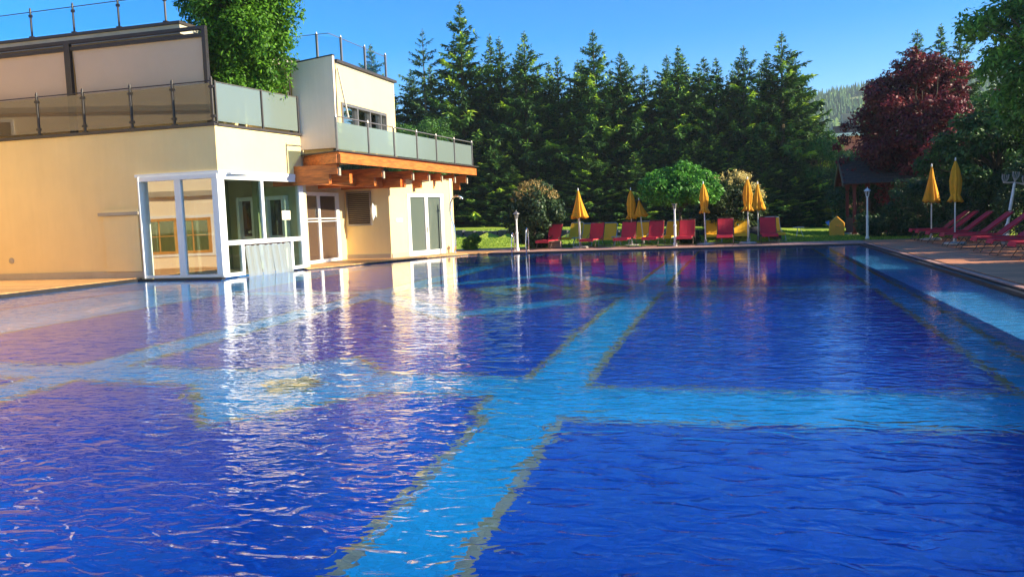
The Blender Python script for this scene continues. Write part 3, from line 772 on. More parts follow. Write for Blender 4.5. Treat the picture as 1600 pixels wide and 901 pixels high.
hp('roof_edge', MB().hexa([(-14.80, 25.84, 6.985), (-13.16, 25.84, 7.145), (-13.16, 26.01, 7.145), (-14.80, 26.01, 6.985)],
                          [(-14.80, 25.84, 7.02), (-13.16, 25.84, 7.18), (-13.16, 26.01, 7.18), (-14.80, 26.01, 7.02)]), 'cap')
hp('roof', MB().box(-24, -13.19, 26.09, 31.04, 6.905, 6.96), 'fascia')
hp('roof_edge', MB().box(-24, -13.10, 26.06, 31.1, 6.962, 7.05), 'cap')
wf = hp('window', MB().box(-13.38, -13.16, 26.36, 30.1, 5.56, 5.66).box(-13.38, -13.16, 26.36, 30.1, 4.35, 4.43)
        .box(-13.38, -13.16, 26.36, 26.45, 4.43, 5.56).box(-13.38, -13.16, 30.0, 30.1, 4.43, 5.56)
        .box(-13.36, -13.17, 27.55, 27.64, 4.43, 5.56).box(-13.36, -13.17, 29.55, 29.62, 4.43, 5.56).box(-13.36, -13.17, 28.6, 28.67, 4.43, 5.56), 'greymetal')
for a, b_ in ((26.45, 27.55), (27.64, 28.6), (28.67, 29.55), (29.62, 30.0)):
    hp('pane', MB().box(-13.29, -13.28, a, b_, 4.43, 5.56), 'mirrorglass', wf)
hp('strut', MB().tube([(-13.12, 26.1, 6.75), (-12.72, 25.9, 5.05)], 0.035, 6), 'fascia')
rl = hp('roof_balustrade', MB().tube([(-16.4, 26.3, 7.98), (-13.5, 26.3, 7.98), (-13.35, 30.7, 7.92)], 0.013, 6), 'greymetal')
ps = [(-15.3, 26.3), (-13.95, 26.3), (-13.45, 27.1), (-13.4, 28.9), (-13.35, 30.65)]
for i, p in enumerate(ps):
    hp('post', MB().box(p[0] - 0.03, p[0] + 0.03, p[1] - 0.04, p[1] + 0.04, 7.05, 8.0).tube([(p[0], p[1], 7.99), (p[0], p[1], 8.06)], [0.035, 0.015], 6), 'greymetal', rl)
    if i < 4: hp('pane', MB().seg(p, ps[i + 1], 7.12, 7.95, -0.005, 0.005), 'clearglass', rl)
# --- wooden balcony
B1 = Vector((-12.70, 25.0)); B2 = Vector((-11.90, 37.0)); BD = (B2 - B1).normalized(); BN = Vector((-BD.y, BD.x))
def bp_(t, off=0.0): p = B1 + BD * t + BN * off; return (p.x, p.y)
BL = (B2 - B1).length
hp('balcony_floor', MB().prism([(-14.5, 25.95), (B1.x, B1.y + 0.02), (B2.x - 0.02, B2.y - 0.02), (-14.0, 37.0)], 3.78, 3.87), 'beamy')
hp('balcony_edge', MB().seg((B1.x - 0.06, B1.y - 0.08), (B2.x + 0.03, B2.y + 0.1), 3.872, 3.91, -0.12, 0.12).seg((-14.55, 25.86), (B1.x, B1.y - 0.05), 3.875, 3.915, -0.05, 0.10), 'cap')
hp('fascia_board', MB().seg(bp_(0.0), bp_(BL), 3.50, 3.80, -0.06, 0.06), 'beamy')
hp('fascia_board', MB().seg((-14.5, 25.92), (B1.x - 0.07, B1.y), 3.50, 3.79, -0.02, 0.10), 'beam')
by = [25.45, 28.55, 31.0, 32.5, 33.8, 35.2, 36.6]
for i, y in enumerate(by):
    xf = B1.x + (y - B1.y) * (B2.x - B1.x) / 12.0
    xw = -15.4 if y < 31 else AW0.x + (min(y, 35) - 31.0) * (AW1.x - AW0.x) / 4.0 - 0.8
    hp('beam', MB().box(xw, xf - 0.30, y - 0.09, y + 0.09, 3.17, 3.495).box(xw, xf - 0.62, y - 0.089, y + 0.089, 2.86, 3.168), 'beam')
    hp('beam_end', MB().box(xf - 0.30, xf - 0.24, y - 0.06, y + 0.06, 3.12, 3.40), 'plinth')
hp('beam', MB().box(-15.5, -13.1, 26.5, 26.72, 2.90, 3.23), 'beam')
hp('beam', MB().box(-15.58, -13.0, 30.72, 30.92, 2.87, 3.20), 'beam')
hp('beam', MB().seg((-13.9, 26.0), (-13.75, 30.7), 2.88, 3.19, 0, 0.16), 'beamy')
rl = hp('balustrade', MB().tube([(*bp_(0.02, 0.06), 5.02), (*bp_(BL - 0.05, 0.06), 5.0)], 0.022, 6), 'greymetal')
rail_t = [0.03, 2.15, 4.1, 6.05, 7.9, 9.8, 11.85]
for i, t in enumerate(rail_t):
    p = bp_(t, 0.06)
    hp('post', MB().box(p[0] - 0.03, p[0] + 0.03, p[1] - 0.035, p[1] + 0.035, 3.6 if i else 3.9, 5.0).tube([(p[0], p[1], 5.0), (p[0], p[1], 5.08)], [0.035, 0.018], 6), 'greymetal', rl)
    if i < 6: hp('pane', MB().seg(bp_(t + 0.07, 0.06), bp_(rail_t[i + 1] - 0.07, 0.06), 3.96, 4.84, -0.006, 0.006), 'frostglass', rl)
# --- sliding door in the recess
dr = hp('door', MB().box(-15.62, -15.52, 27.4, 30.35, 2.60, 2.74).box(-15.62, -15.52, 27.4, 30.35, 0.06, 0.18)
        .box(-15.62, -15.52, 27.4, 27.52, 0.18, 2.6).box(-15.62, -15.52, 28.62, 28.80, 0.18, 2.6).box(-15.62, -15.52, 30.10, 30.35, 0.18, 2.6)
        .box(-15.60, -15.53, 27.52, 30.10, 1.72, 1.76).box(-15.60, -15.53, 27.52, 30.10, 1.62, 1.65), 'white')
hp('pane', MB().box(-15.575, -15.565, 27.52, 28.62, 0.18, 2.6), 'brownglass', dr)
hp('pane', MB().box(-15.575, -15.565, 28.80, 30.10, 0.18, 2.6), 'brownglass', dr)
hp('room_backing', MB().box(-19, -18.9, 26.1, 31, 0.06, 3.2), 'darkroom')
# --- louvre, lamp and sockets
lv = hp('louvre', MB().box(-15.50, -14.42, 30.93, 31.0, 1.40, 1.46).box(-15.50, -14.42, 30.93, 31.0, 2.72, 2.78).box(-15.50, -15.44, 30.93, 31.0, 1.46, 2.72).box(-14.48, -14.42, 30.93, 31.0, 1.46, 2.72), 'greymetal')
for i in range(16):
    z = 1.47 + i * 0.078
    hp('slat', MB().hexa([(-15.44, 30.93, z), (-14.48, 30.93, z), (-14.48, 30.99, z + 0.05), (-15.44, 30.99, z + 0.05)],
                         [(-15.44, 30.93, z + 0.018), (-14.48, 30.93, z + 0.018), (-14.48, 30.99, z + 0.068), (-15.44, 30.99, z + 0.068)]), 'louvre', lv)
hp('wall_lamp', MB().box(-14.44, -14.22, 30.96, 31.0, 1.72, 2.2).add(
    [(-14.45, 30.94, 1.85), (-14.21, 30.94, 1.85), (-14.21, 30.94, 2.1), (-14.45, 30.94, 2.1), (-14.33, 30.90, 1.58), (-14.33, 30.90, 2.32), (-14.33, 30.82, 1.95)],
    [(0, 6, 3), (1, 2, 6), (0, 4, 6), (4, 1, 6), (3, 6, 5), (5, 6, 2)]), 'whitepaint')
p = aw(0.45)
for k_ in range(3):
    q0, q1 = aw(0.38 + k_ * 0.13), aw(0.49 + k_ * 0.13)
    hp('wall_socket', MB().seg(q0, q1, 1.50, 1.64, -0.02, 0.0), 'whitepaint')
# --- double door in the angled wall
dr = hp('door', MB().seg(aw(1.10), aw(3.48), 2.50, 2.63, -0.03, 0.10).seg(aw(1.10), aw(1.28), 0.06, 2.50, -0.02, 0.10).seg(aw(2.22), aw(2.42), 0.06, 2.50, -0.02, 0.10)
        .seg(aw(3.28), aw(3.48), 0.06, 2.50, -0.02, 0.10).seg(aw(1.28), aw(3.28), 0.06, 0.26, -0.015, 0.10), 'white')
hp('pane', MB().seg(aw(1.28), aw(2.22), 0.26, 2.50, 0.03, 0.04), 'curtainglass', dr)
hp('pane', MB().seg(aw(2.42), aw(3.28), 0.26, 2.50, 0.03, 0.04), 'curtainglass', dr)
hp('handle', MB().seg(aw(2.26), aw(2.29), 1.0, 1.25, -0.07, -0.03), 'steel', dr)
hp('curtain', MB().seg(aw(1.3), aw(3.3), 0.1, 2.6, 0.5, 0.56), 'frostglass')
hp('room_backing', MB().seg(aw(0.3), aw(4.1), 0.06, 3.1, 1.6, 1.7), 'interior')
hp('ceiling', MB().prism([(-19, 26.1), (-15.65, 26.1), (-15.65, 31.1), (-13.7, 31.2), (-12.5, 34.9), (-19, 35.8)], 3.2, 3.3), 'interior')

# --- the opposite wing of the hotel, out to the left: it shows only as a reflection in the glass
WW = Vector((-18.8, 16.0, 0.0))
wing = thing('hotel_wing', 'cream hotel wing with orange framed window, seen reflected in the pool room glass', 'building', WW, math.radians(-24))
def wp(name, mb, mat, parent=None): return mb.build(name, MT[mat], parent or wing, world=WW)
wp('wall', MB().box(-36, -21.9, 15.7, 16.0, 0.09, 8.6).box(-19.3, -18.7, 15.7, 16.0, 0.09, 8.6).box(-21.9, -19.3, 15.7, 16.0, 1.95, 8.6).box(-21.9, -19.3, 15.7, 16.0, 0.09, 0.62), 'plaster2')
wp('wall', MB().box(-19.0, -18.7, 2, 15.7, 0.09, 8.6), 'plaster2')
wp('roof', MB().box(-36, -18.5, 2, 16.25, 8.605, 8.75), 'cap')
wp('cornice', MB().box(-36, -18.68, 16.0, 16.14, 2.75, 2.95), 'plinth')
wp('cornice', MB().box(-36, -18.66, 16.0, 16.12, 5.9, 6.1), 'plinth')
for x_ in (-27.5,):
    f = wp('window', MB().box(x_, x_ + 1.6, 15.98, 16.05, 4.4, 4.5).box(x_, x_ + 1.6, 15.98, 16.05, 5.6, 5.7).box(x_, x_ + .1, 15.98, 16.05, 4.5, 5.6).box(x_ + 1.5, x_ + 1.6, 15.98, 16.05, 4.5, 5.6), 'white')
    wp('pane', MB().box(x_ + .1, x_ + 1.5, 16.0, 16.01, 4.5, 5.6), 'doorglass', f)
f = wp('window', MB().box(-21.9, -19.3, 15.9, 16.04, 1.85, 1.95).box(-21.9, -19.3, 15.9, 16.04, 0.62, 0.72).box(-21.9, -21.78, 15.9, 16.04, 0.72, 1.85).box(-19.42, -19.3, 15.9, 16.04, 0.72, 1.85)
       .box(-20.66, -20.54, 15.92, 16.02, 0.72, 1.85).box(-21.78, -19.42, 15.93, 16.01, 1.28, 1.31).box(-21.2, -21.17, 15.93, 16.01, 0.72, 1.85).box(-20.0, -19.97, 15.93, 16.01, 0.72, 1.85), 'woodframe')
wp('pane', MB().box(-21.78, -19.42, 15.95, 15.96, 0.72, 1.85), 'doorglass', f)
wp('window_trim', MB().box(-22.02, -21.9, 15.98, 16.03, 0.52, 2.05).box(-19.3, -19.18, 15.98, 16.03, 0.52, 2.05).box(-21.9, -19.3, 15.98, 16.03, 1.95, 2.05).box(-21.9, -19.3, 15.98, 16.03, 0.52, 0.62), 'white')
# ================================================================== TREES
def crown_quads(pos, nrm, tan, a, b, fold=0.25):
    """one folded leaf per row: centre, normal, tangent, half length, half width"""
    bt = np.cross(nrm, tan)
    bt /= np.linalg.norm(bt, axis=1, keepdims=True) + 1e-9
    a = a[:, None]; b = b[:, None]
    V = np.stack([pos - tan * a, pos + bt * b + nrm * b * fold, pos + tan * a, pos - bt * b + nrm * b * fold], 1)
    return V.reshape(-1, 3), np.arange(len(pos) * 4).reshape(-1, 4)

def unit(v): return v / (np.linalg.norm(v, axis=-1, keepdims=True) + 1e-9)

def leaf_cloud(r, centres, radii, per, size, droop=0.0, bright=0.5, edge=0.5, flat=1.0, shell=0.5):
    """clumps of leaves; returns V, Q, tint"""
    P, N, T, A, B, TI = [], [], [], [], [], []
    for i, (c, rad) in enumerate(zip(centres, radii)):
        n = max(6, int(per * (rad / np.mean(radii)) ** 2))
        d = unit(r.normal(size=(n, 3)))
        u = r.uniform(0, 1, n) ** shell
        p = np.asarray(c) + d * (rad * u)[:, None] * np.array([1, 1, flat])
        nr = unit(d * 0.7 + r.normal(size=(n, 3)) * 0.55 + np.array([0, 0, 0.45]))
        t = r.normal(size=(n, 3)) + d * 0.8 - np.array([0, 0, droop])
        t = unit(t - nr * (t * nr).sum(1, keepdims=True))
        P.append(p); N.append(nr); T.append(t)
        s = size * r.uniform(0.7, 1.3, n)
        A.append(s); B.append(s * r.uniform(0.35, 0.5, n))
        base = r.uniform(0.1, 0.65)
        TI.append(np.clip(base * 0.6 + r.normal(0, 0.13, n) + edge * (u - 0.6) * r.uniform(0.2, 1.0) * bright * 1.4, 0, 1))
    P = np.concatenate(P); N = np.concatenate(N); T = np.concatenate(T)
    V, Q = crown_quads(P, N, T, np.concatenate(A), np.concatenate(B))
    return V, Q, np.concatenate(TI)

def limb_path(a, b, r, n=5, wob=0.12, sag=0.0):
    a = Vector(a); b = Vector(b); pts = []
    L = (b - a).length
    for i in range(n):
        t = i / (n - 1)
        p = a.lerp(b, t)
        if 0 < i: p += Vector((r.uniform(-1, 1), r.uniform(-1, 1), r.uniform(-0.5, 0.5))) * wob * L * 0.3
        p.z += math.sin(t * math.pi) * sag * L
        pts.append(p)
    return pts

# ---- spruces
def spruce_crown(seed, H, R, low=0.04, spacing=0.46, density=1.0, lean=0.85, bright=0.45, loose=0.0, tw=0.045):
    r = np.random.default_rng(seed); P, N, T, A, B, TI = [], [], [], [], [], []
    z = low * H
    side = r.uniform(0.72, 1.18, 8)
    br = []
    while z < H - 0.25:
        t = z / H; top = H - z
        prof = (1 - t) ** lean
        if t < 0.12: prof *= 0.75 + 2 * t
        nb = int(max(4, round((5 + 5 * (1 - t)) * density)))
        ph = r.uniform(0, 6.28); wl_ = r.uniform(0.82, 1.15)
        for k in range(nb):
            a = ph + k * 6.283 / nb + r.normal(0, 0.2)
            L = min(R * prof * wl_, 0.42 * top + 0.05) * r.uniform(0.55, 1.25) * side[int((a % 6.283) / 6.283 * 8) % 8]
            br.append((z + r.normal(0, 0.07), a, max(L, 0.08), t, min(1.0, top / 2.5)))
        z += spacing * r.uniform(0.75, 1.25) * (0.55 + 0.55 * (1 - t))
    for (z, a, L, t, sz) in br:
        droop = (0.50 - 0.95 * t) * L * r.uniform(0.6, 1.3)
        n = max(2, int(L / 0.125))
        s = (np.arange(n) + r.uniform(0.1, 0.95, n)) / n
        s = s[s > (0.12 + 0.2 * loose) * (1 if L > .5 else 0)]
        if len(s) < 1: s = np.array([0.8])
        aa = a + r.uniform(-0.25, 0.25) * s * s
        pz = z - droop * s + (0.34 * L * (0.4 if t > .6 else 0.8)) * s ** 2.4
        pts = np.stack([np.cos(aa) * s * L, np.sin(aa) * s * L, pz], 1)
        dirv = np.stack([np.cos(aa), np.sin(aa), np.full_like(aa, -0.15 + 0.45 * t)], 1)
        sd_ = np.stack([-np.sin(aa), np.cos(aa), np.zeros_like(aa)], 1)
        clump = r.uniform(0, 1) ** 2.6 * 1.25  # few bright branches: young growth, with sunlit gaps put into the tint
        m = len(s)
        for kind in range(8):
            if kind < 4:      # flat side twigs, the spread of the branch
                sg_ = 1 if kind % 2 == 0 else -1
                tv = dirv * r.uniform(0.4, 1.0, (m, 1)) + sd_ * sg_ * r.uniform(0.4, 1.1, (m, 1)) + np.array([0, 0, -0.16]) + r.normal(0, 0.14, (m, 3))
                f = 1.0
            elif kind < 6:    # hanging twigs
                tv = dirv * 0.45 + np.array([0, 0, -0.8]) + sd_ * (0.35 if kind == 4 else -0.35) + r.normal(0, 0.25, (m, 3)); f = 0.6
            else:
                tv = dirv + np.array([0, 0, 0.3]) + r.normal(0, 0.25, (m, 3)); f = 0.6
            tv = unit(tv)
            ln = (0.05 + 0.05 * sz + 0.17 * min(L, 1.6) * (1.05 - 0.8 * s) * f) * r.uniform(0.6, 1.35, m)
            ln = np.clip(ln, 0.05, 0.30)
            nr = unit(np.array([0, 0, 1.0]) + r.normal(0, 0.40, (m, 3)) + dirv * 0.25)
            nr = unit(nr - tv * (tv * nr).sum(1, keepdims=True))
            P.append(pts + tv * ln[:, None] * 0.85); N.append(nr); T.append(tv); A.append(ln)
            B.append((0.02 + tw * 0.6 * sz + 0 * ln) * r.uniform(0.7, 1.3, m))
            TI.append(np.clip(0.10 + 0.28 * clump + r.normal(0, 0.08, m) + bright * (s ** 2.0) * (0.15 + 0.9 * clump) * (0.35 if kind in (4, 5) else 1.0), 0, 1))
    for k in range(16):
        zz = H - 0.03 - 0.045 * k; w = 0.03 + 0.010 * k
        a = k * 2.4
        tv = unit(np.array([[math.cos(a), math.sin(a), 0.9]]))
        P.append(np.array([[math.cos(a) * w, math.sin(a) * w, zz]])); N.append(unit(np.array([[-math.sin(a), math.cos(a), 0.1]]))); T.append(tv)
        A.append(np.array([w + 0.03])); B.append(np.array([0.022])); TI.append(np.array([0.5]))
    V, Q = crown_quads(np.concatenate(P), np.concatenate(N), np.concatenate(T), np.concatenate(A), np.concatenate(B), 0.4)
    return V, Q, np.concatenate(TI)

def make_spruce(name, label, cat, loc, seed, H, R, mat='spruce', group=None, **k):
    t = thing(name, label, cat, loc, 0.0, group)
    V, Q, TI = spruce_crown(seed, H, R, **k)
    b = MB().tube([(0, 0, -0.3), (0, 0, H * 0.5), (0, 0, H * 0.85), (0, 0, H)], [0.012 * H + 0.03, 0.008 * H + 0.02, 0.03, 0.01], 7)
    r = random.Random(seed)
    for i in range(12):
        a = r.uniform(0, 6.28); z = r.uniform(0.04, 0.5) * H; L = R * (1 - z / H) * 0.8
        b.tube([(0, 0, z), (math.cos(a) * L * .5, math.sin(a) * L * .5, z - 0.08 * L), (math.cos(a) * L, math.sin(a) * L, z - .05 * L)], [0.035, 0.02, 0.008], 4)
    b.build('trunk', MT['bark'], t)
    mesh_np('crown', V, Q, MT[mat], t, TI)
    return t

SG = 'spruces in the tall row behind the lawn'
HT = 12.0
protos = []
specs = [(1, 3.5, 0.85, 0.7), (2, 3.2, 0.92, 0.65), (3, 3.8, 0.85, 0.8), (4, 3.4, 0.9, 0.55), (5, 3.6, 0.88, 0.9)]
# x, y, height, variant, width factor, what sets it apart
row = [(-29.1, 64.0, 16.0, 0, 0.9, 'dark spruce rising behind the glass of the roof terrace'),
       (-21.0, 63.0, 18.3, 2, 1.10, 'tallest spruce of the row, with a dark pointed top'),
       (-19.4, 65.5, 16.2, 1, 0.9, 'spruce close at the right shoulder of the tallest one'),
       (-18.2, 64.0, 15.6, 3, 0.85, 'lit spruce second to the right of the tallest one'),
       (-17.1, 66.0, 15.2, 0, 0.85, 'brown tipped spruce in the tight group right of the tallest one'),
       (-15.9, 63.0, 15.6, 4, 1.05, 'broad spruce behind the left edge of the round shrub'),
       (-13.7, 64.5, 13.9, 1, 0.95, 'slim spruce above the round evergreen shrub'),
       (-12.3, 65.5, 13.6, 3, 0.8, 'narrow spruce just left of the pointed one above the open wide parasol'),
       (-10.6, 63.0, 15.2, 2, 1.0, 'tall pointed spruce straight above the first yellow parasol'),
       (-8.7, 63.5, 13.5, 0, 1.0, 'spruce with an upright top between two taller neighbours'),
       (-7.0, 64.5, 12.6, 4, 0.85, 'short topped spruce left of the round maple'),
       (-5.4, 65.0, 13.3, 3, 0.85, 'thin leader spruce above the left half of the maple'),
       (-4.4, 63.0, 13.5, 1, 1.0, 'spruce with sunlit clumps above the maple crown'),
       (-3.0, 65.0, 12.2, 0, 0.85, 'low topped spruce above the right half of the maple'),
       (-1.7, 63.0, 12.4, 4, 0.9, 'spruce above the golden shrub'),
       (-0.6, 65.5, 12.0, 3, 0.8, 'spindly spruce between the golden shrub and the pointed one'),
       (0.2, 63.0, 13.1, 2, 0.85, 'pointed spruce above the two right yellow parasols'),
       (1.8, 64.5, 12.8, 1, 0.9, 'left one of the three joined tops at the right end of the row'),
       (2.8, 63.0, 13.8, 4, 1.05, 'highest top at the right end of the spruce row'),
       (3.6, 64.5, 12.6, 0, 0.95, 'outermost spruce at the right end of the row, beside the hill'),
       (11.0, 60.0, 12.6, 3, 0.95, 'spruce top left above the copper beech'),
       (12.6, 61.0, 13.0, 1, 0.95, 'spruce top standing highest above the copper beech'),
       (13.5, 60.0, 12.5, 2, 0.9, 'spruce top right above the copper beech')]
made = {}
for i, (x, y, h, v, wf_, lab) in enumerate(row):
    loc = (x, y, ground_z(x, y) - 0.05)
    hh = h - loc[2]
    if v not in made:
        s_ = specs[v]
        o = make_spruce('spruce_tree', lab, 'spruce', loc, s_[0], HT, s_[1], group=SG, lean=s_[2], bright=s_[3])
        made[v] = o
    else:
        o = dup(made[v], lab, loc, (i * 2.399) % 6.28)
    o.scale = (wf_ * 1.32 * (0.8 + 0.2 * hh / HT),) * 2 + (hh / HT,)
# second rank, only its lower bulk shows between the trunks of the first
rr = random.Random(21)
bk = 0
for i in range(20):
    x = -33 + i * 2.05 + rr.uniform(-0.5, 0.5)
    if x > 5.5: continue
    y = 67.5 + rr.uniform(-1, 1.5)
    h = 12.7 + rr.uniform(-1.0, 0.6)
    o = dup(made[i % 5], 'shorter dark spruce filling the second rank behind the front spruces', (x, y, ground_z(x, y)), rr.uniform(0, 6.28))
    o['group'] = 'shorter spruces of the second rank'
    o.scale = (1.65, 1.3, h / HT)
# low young growth that closes the foot of the row
for i in range(26):
    x = -30 + i * 1.35 + rr.uniform(-0.4, 0.4)
    y = 60.6 + rr.uniform(-0.8, 1.2)
    if x > 4.6: y += 2
    h = 5.2 + rr.uniform(-1.2, 1.8)
    o = dup(made[(i * 3) % 5], 'low shaded young spruce at the foot of the tall row', (x, y, ground_z(x, y) - 0.1), rr.uniform(0, 6.28))
    o['group'] = 'young spruces at the foot of the row'
    o.scale = (0.95, 0.95, h / HT)

# larch standing free at the left
make_spruce('larch_tree', 'loose feathery larch with gaps in its crown, left of the tallest spruce', 'larch', (-23.6, 61.5, ground_z(-23.6, 61.5)),
            31, 15.2, 2.9, 'larch', None, low=0.18, spacing=0.8, density=0.72, lean=0.5, bright=0.6, loose=0.5, tw=0.045)

def deciduous(name, label, cat, loc, seed, crown_c, crown_r, nclump, clump_r, per, leaf, mat, trunk_r=0.16, trunk_h=1.5, droop=0.0,
              bright=0.5, fork=None, group=None, flat=0.8, zmin=None, shell_in=0.45, hollow=1.0, stems=1, extra=None):
    r = np.random.default_rng(seed); rr = random.Random(seed)
    t = thing(name, label, cat, loc, 0.0, group)
    cs, rs = [], []
    cc = np.array(crown_c, float); cr = np.array(crown_r, float)
    tries = 0
    while len(cs) < nclump and tries < nclump * 20:
        tries += 1
        d = unit(r.normal(size=3)); u = r.uniform(shell_in, 1.0) ** 0.6
        lump = 0.82 + 0.30 * mn.noise(Vector((d[0] * 1.7 + seed, d[1] * 1.7, d[2] * 1.7)))+ 0.12 * mn.noise(Vector((d[0] * 4 + seed, d[1] * 4, d[2] * 4)))
        p = cc + d * cr * u * lump * 1.12
        if zmin is not None and p[2] < zmin: continue
        cs.append(p); rs.append(clump_r * r.uniform(0.6, 1.35))
    if extra:
        for e in extra: cs.append(np.array(e[:3])); rs.append(e[3])
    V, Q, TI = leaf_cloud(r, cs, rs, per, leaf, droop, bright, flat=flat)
    # higher clumps carry more young leaves
    b = MB()
    base = Vector((0, 0, -0.15))
    heads = []
    for s_ in range(stems):
        a = s_ * 2.4; off = 0.0 if stems == 1 else 0.25
        p0 = base + Vector((math.cos(a) * off * .5, math.sin(a) * off * .5, 0))
        top = Vector((cc[0] * 0.5 + math.cos(a) * off * 2, cc[1] * 0.5 + math.sin(a) * off * 2, trunk_h))
        pts = limb_path(p0, top, rr, 5, 0.18)
        b.tube(pts, [trunk_r * 1.25, trunk_r, trunk_r * .9, trunk_r * .8, trunk_r * .7], 8)
        ctr = Vector(tuple(cc + np.array([0, 0, cr[2] * 0.45])))
        b.tube(limb_path(top, ctr, rr, 5, 0.15), [trunk_r * .7, trunk_r * .5, trunk_r * .35, trunk_r * .2, 0.01], 6)
        heads.append(top)
    idx = list(range(len(cs))); rr.shuffle(idx)
    for i in idx[:max(10, len(cs) // 4)]:
        e = Vector(tuple(cs[i])); hd = heads[i % len(heads)]
        a = hd.lerp(Vector(tuple(cc)), rr.uniform(0.0, 0.7))
        rad = trunk_r * 0.30
        b.tube(limb_path(a, e, rr, 5, 0.15, 0.05), [rad, rad * .7, rad * .5, rad * .3, 0.008], 5)
    b.build('trunk', MT['bark'], t, smooth=True)
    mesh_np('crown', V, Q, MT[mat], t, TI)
    return t

# small broadleaf left of the larch, in front of the row
deciduous('broadleaf_tree', 'round green broadleaf tree at the foot of the larch, above the balcony rail', 'tree', (-22.6, 57.5, 1.1), 41, (0, 0, 5.4), (2.4, 2.2, 2.6), 90, 0.62, 190, 0.085, 'greenleaf', 0.15, 3.0, bright=0.5)
deciduous('broadleaf_tree', 'dark green broadleaf tree behind the far corner of the hotel', 'tree', (-27.0, 58.5, 1.2), 42, (0, 0, 5.0), (2.8, 2.2, 3.0), 90, 0.7, 170, 0.09, 'darkleaf', 0.15, 3.0)
# broadleaf at the right end of the spruce row
deciduous('broadleaf_tree', 'dark bluish broadleaf tree at the right end of the spruces, below the hill', 'tree', (5.3, 62.5, 0.05), 43, (0, 0, 3.7), (2.5, 2.0, 3.1), 130, 0.6, 190, 0.085, 'greenleaf', 0.14, 1.5, zmin=0.5)
deciduous('broadleaf_tree', 'dark broadleaf tree left behind the red pavilion', 'tree', (10.6, 60.0, 0.05), 44, (0, 0, 2.6), (2.6, 2.0, 2.3), 110, 0.6, 180, 0.085, 'darkleaf', 0.14, 1.0, zmin=0.4)
# tree on the hotel terrace
deciduous('terrace_tree', 'tall bright green tree growing on the terrace at the corner of the hotel', 'tree', (-15.75, 24.3, 4.55), 51, (0.0, 0, 4.2), (1.75, 1.45, 3.9), 300, 0.40, 210, 0.075, 'brightleaf', 0.11, 1.5, droop=0.7, bright=0.9, flat=1.2, shell_in=0.3, zmin=1.2,
          extra=[(1.5, 0.5, 3.2, 0.5), (1.8, 0.4, 3.9, 0.5), (1.9, 0.3, 4.5, 0.45), (1.3, 0.7, 2.4, 0.45), (1.0, 0.9, 1.8, 0.4), (0.6, 0.6, 1.5, 0.45), (1.4, 0.3, 2.9, 0.4), (-1.7, 0, 3.9, 0.35), (-2.0, 0.2, 4.4, 0.3)])
# round shrub
deciduous('evergreen_shrub', 'large round evergreen shrub with orange young shoots beside the pool ladder', 'shrub', (-9.1, 36.9, 0.03), 61, (0, 0, 1.45), (1.28, 1.2, 1.45), 120, 0.30, 150, 0.085, 'rhodo', 0.05, 0.5, droop=0.5, bright=0.15, stems=4, shell_in=0.55,
          extra=[(-0.6, -0.7, 0.5, 0.3), (0.9, -0.5, 0.45, 0.3)])
# orange young shoots on top of it
def shoots(parent, seed, c, rad, n, mat, zlo, size=0.06, tint=(0.75, 1.0)):
    r = np.random.default_rng(seed)
    d = unit(r.normal(size=(n, 3))); d[:, 2] = np.abs(d[:, 2])
    keep = d[:, 2] > zlo; d = d[keep]; n = len(d)
    clump = np.array([mn.noise(Vector(tuple(x * 2.6 + seed))) for x in d]) > -0.05
    d = d[clump]; n = len(d)
    P, N, T, A, B, TI = [], [], [], [], [], []
    for k in range(5):
        p = np.array(c) + d * np.array(rad) * r.uniform(0.92, 1.08, (n, 1)) + r.normal(0, 0.045, (n, 3))
        t = unit(r.normal(0, 0.7, (n, 3)) + np.array([0, 0, 0.5]) + d * 0.4)
        nr = unit(d + r.normal(0, 0.5, (n, 3))); nr = unit(nr - t * (t * nr).sum(1, keepdims=True))
        P.append(p); N.append(nr); T.append(t); A.append(size * r.uniform(0.6, 1.3, n)); B.append(size * 0.35 * np.ones(n)); TI.append(r.uniform(tint[0], tint[1], n))
    V, Q = crown_quads(np.concatenate(P), np.concatenate(N), np.concatenate(T), np.concatenate(A), np.concatenate(B))
    return mesh_np('young_shoots', V, Q, MT[mat], parent, np.concatenate(TI))
sh = [o for o in C.objects if o.name.startswith('evergreen_shrub')][0]
shoots(sh, 7, (0, 0, 1.5), (1.22, 1.15, 1.50), 600, 'rhodo', 0.5)
# maple with an umbrella crown
deciduous('ball_maple', 'maple with an umbrella shaped bright green crown and leaning trunk among the loungers', 'tree', (-2.55, 37.3, 0.03), 71, (-0.1, 0, 2.42), (1.85, 1.6, 0.98), 210, 0.33, 150, 0.080, 'mapleleaf', 0.085, 1.45, droop=0.5, bright=0.75, zmin=1.95, shell_in=0.35)
# golden shrub
t = deciduous('golden_shrub', 'shrub with pale golden shoots on top between the maple and the parasols', 'shrub', (-0.45, 39.2, 0.05), 81, (0, 0, 1.45), (1.55, 1.3, 1.45), 120, 0.34, 150, 0.075, 'goldleaf', 0.05, 0.5, droop=0.4, bright=0.05, stems=3, shell_in=0.5)
shoots(t, 9, (0, 0, 1.55), (1.5, 1.25, 1.5), 1500, 'goldleaf', 0.25, 0.065)
# small shrub at the hotel corner
deciduous('low_shrub', 'small round green shrub on the lawn edge at the hotel corner', 'shrub', (-12.25, 36.9, 0.03), 91, (0, 0, 0.36), (0.46, 0.4, 0.40), 30, 0.16, 130, 0.045, 'brightleaf', 0.02, 0.15, stems=2)
deciduous('low_shrub', 'low dark plant at the foot of the leaning maple trunk', 'shrub', (-2.2, 36.9, 0.03), 92, (0, 0, 0.25), (0.5, 0.35, 0.28), 26, 0.15, 110, 0.05, 'darkleaf', 0.02, 0.12, stems=2)
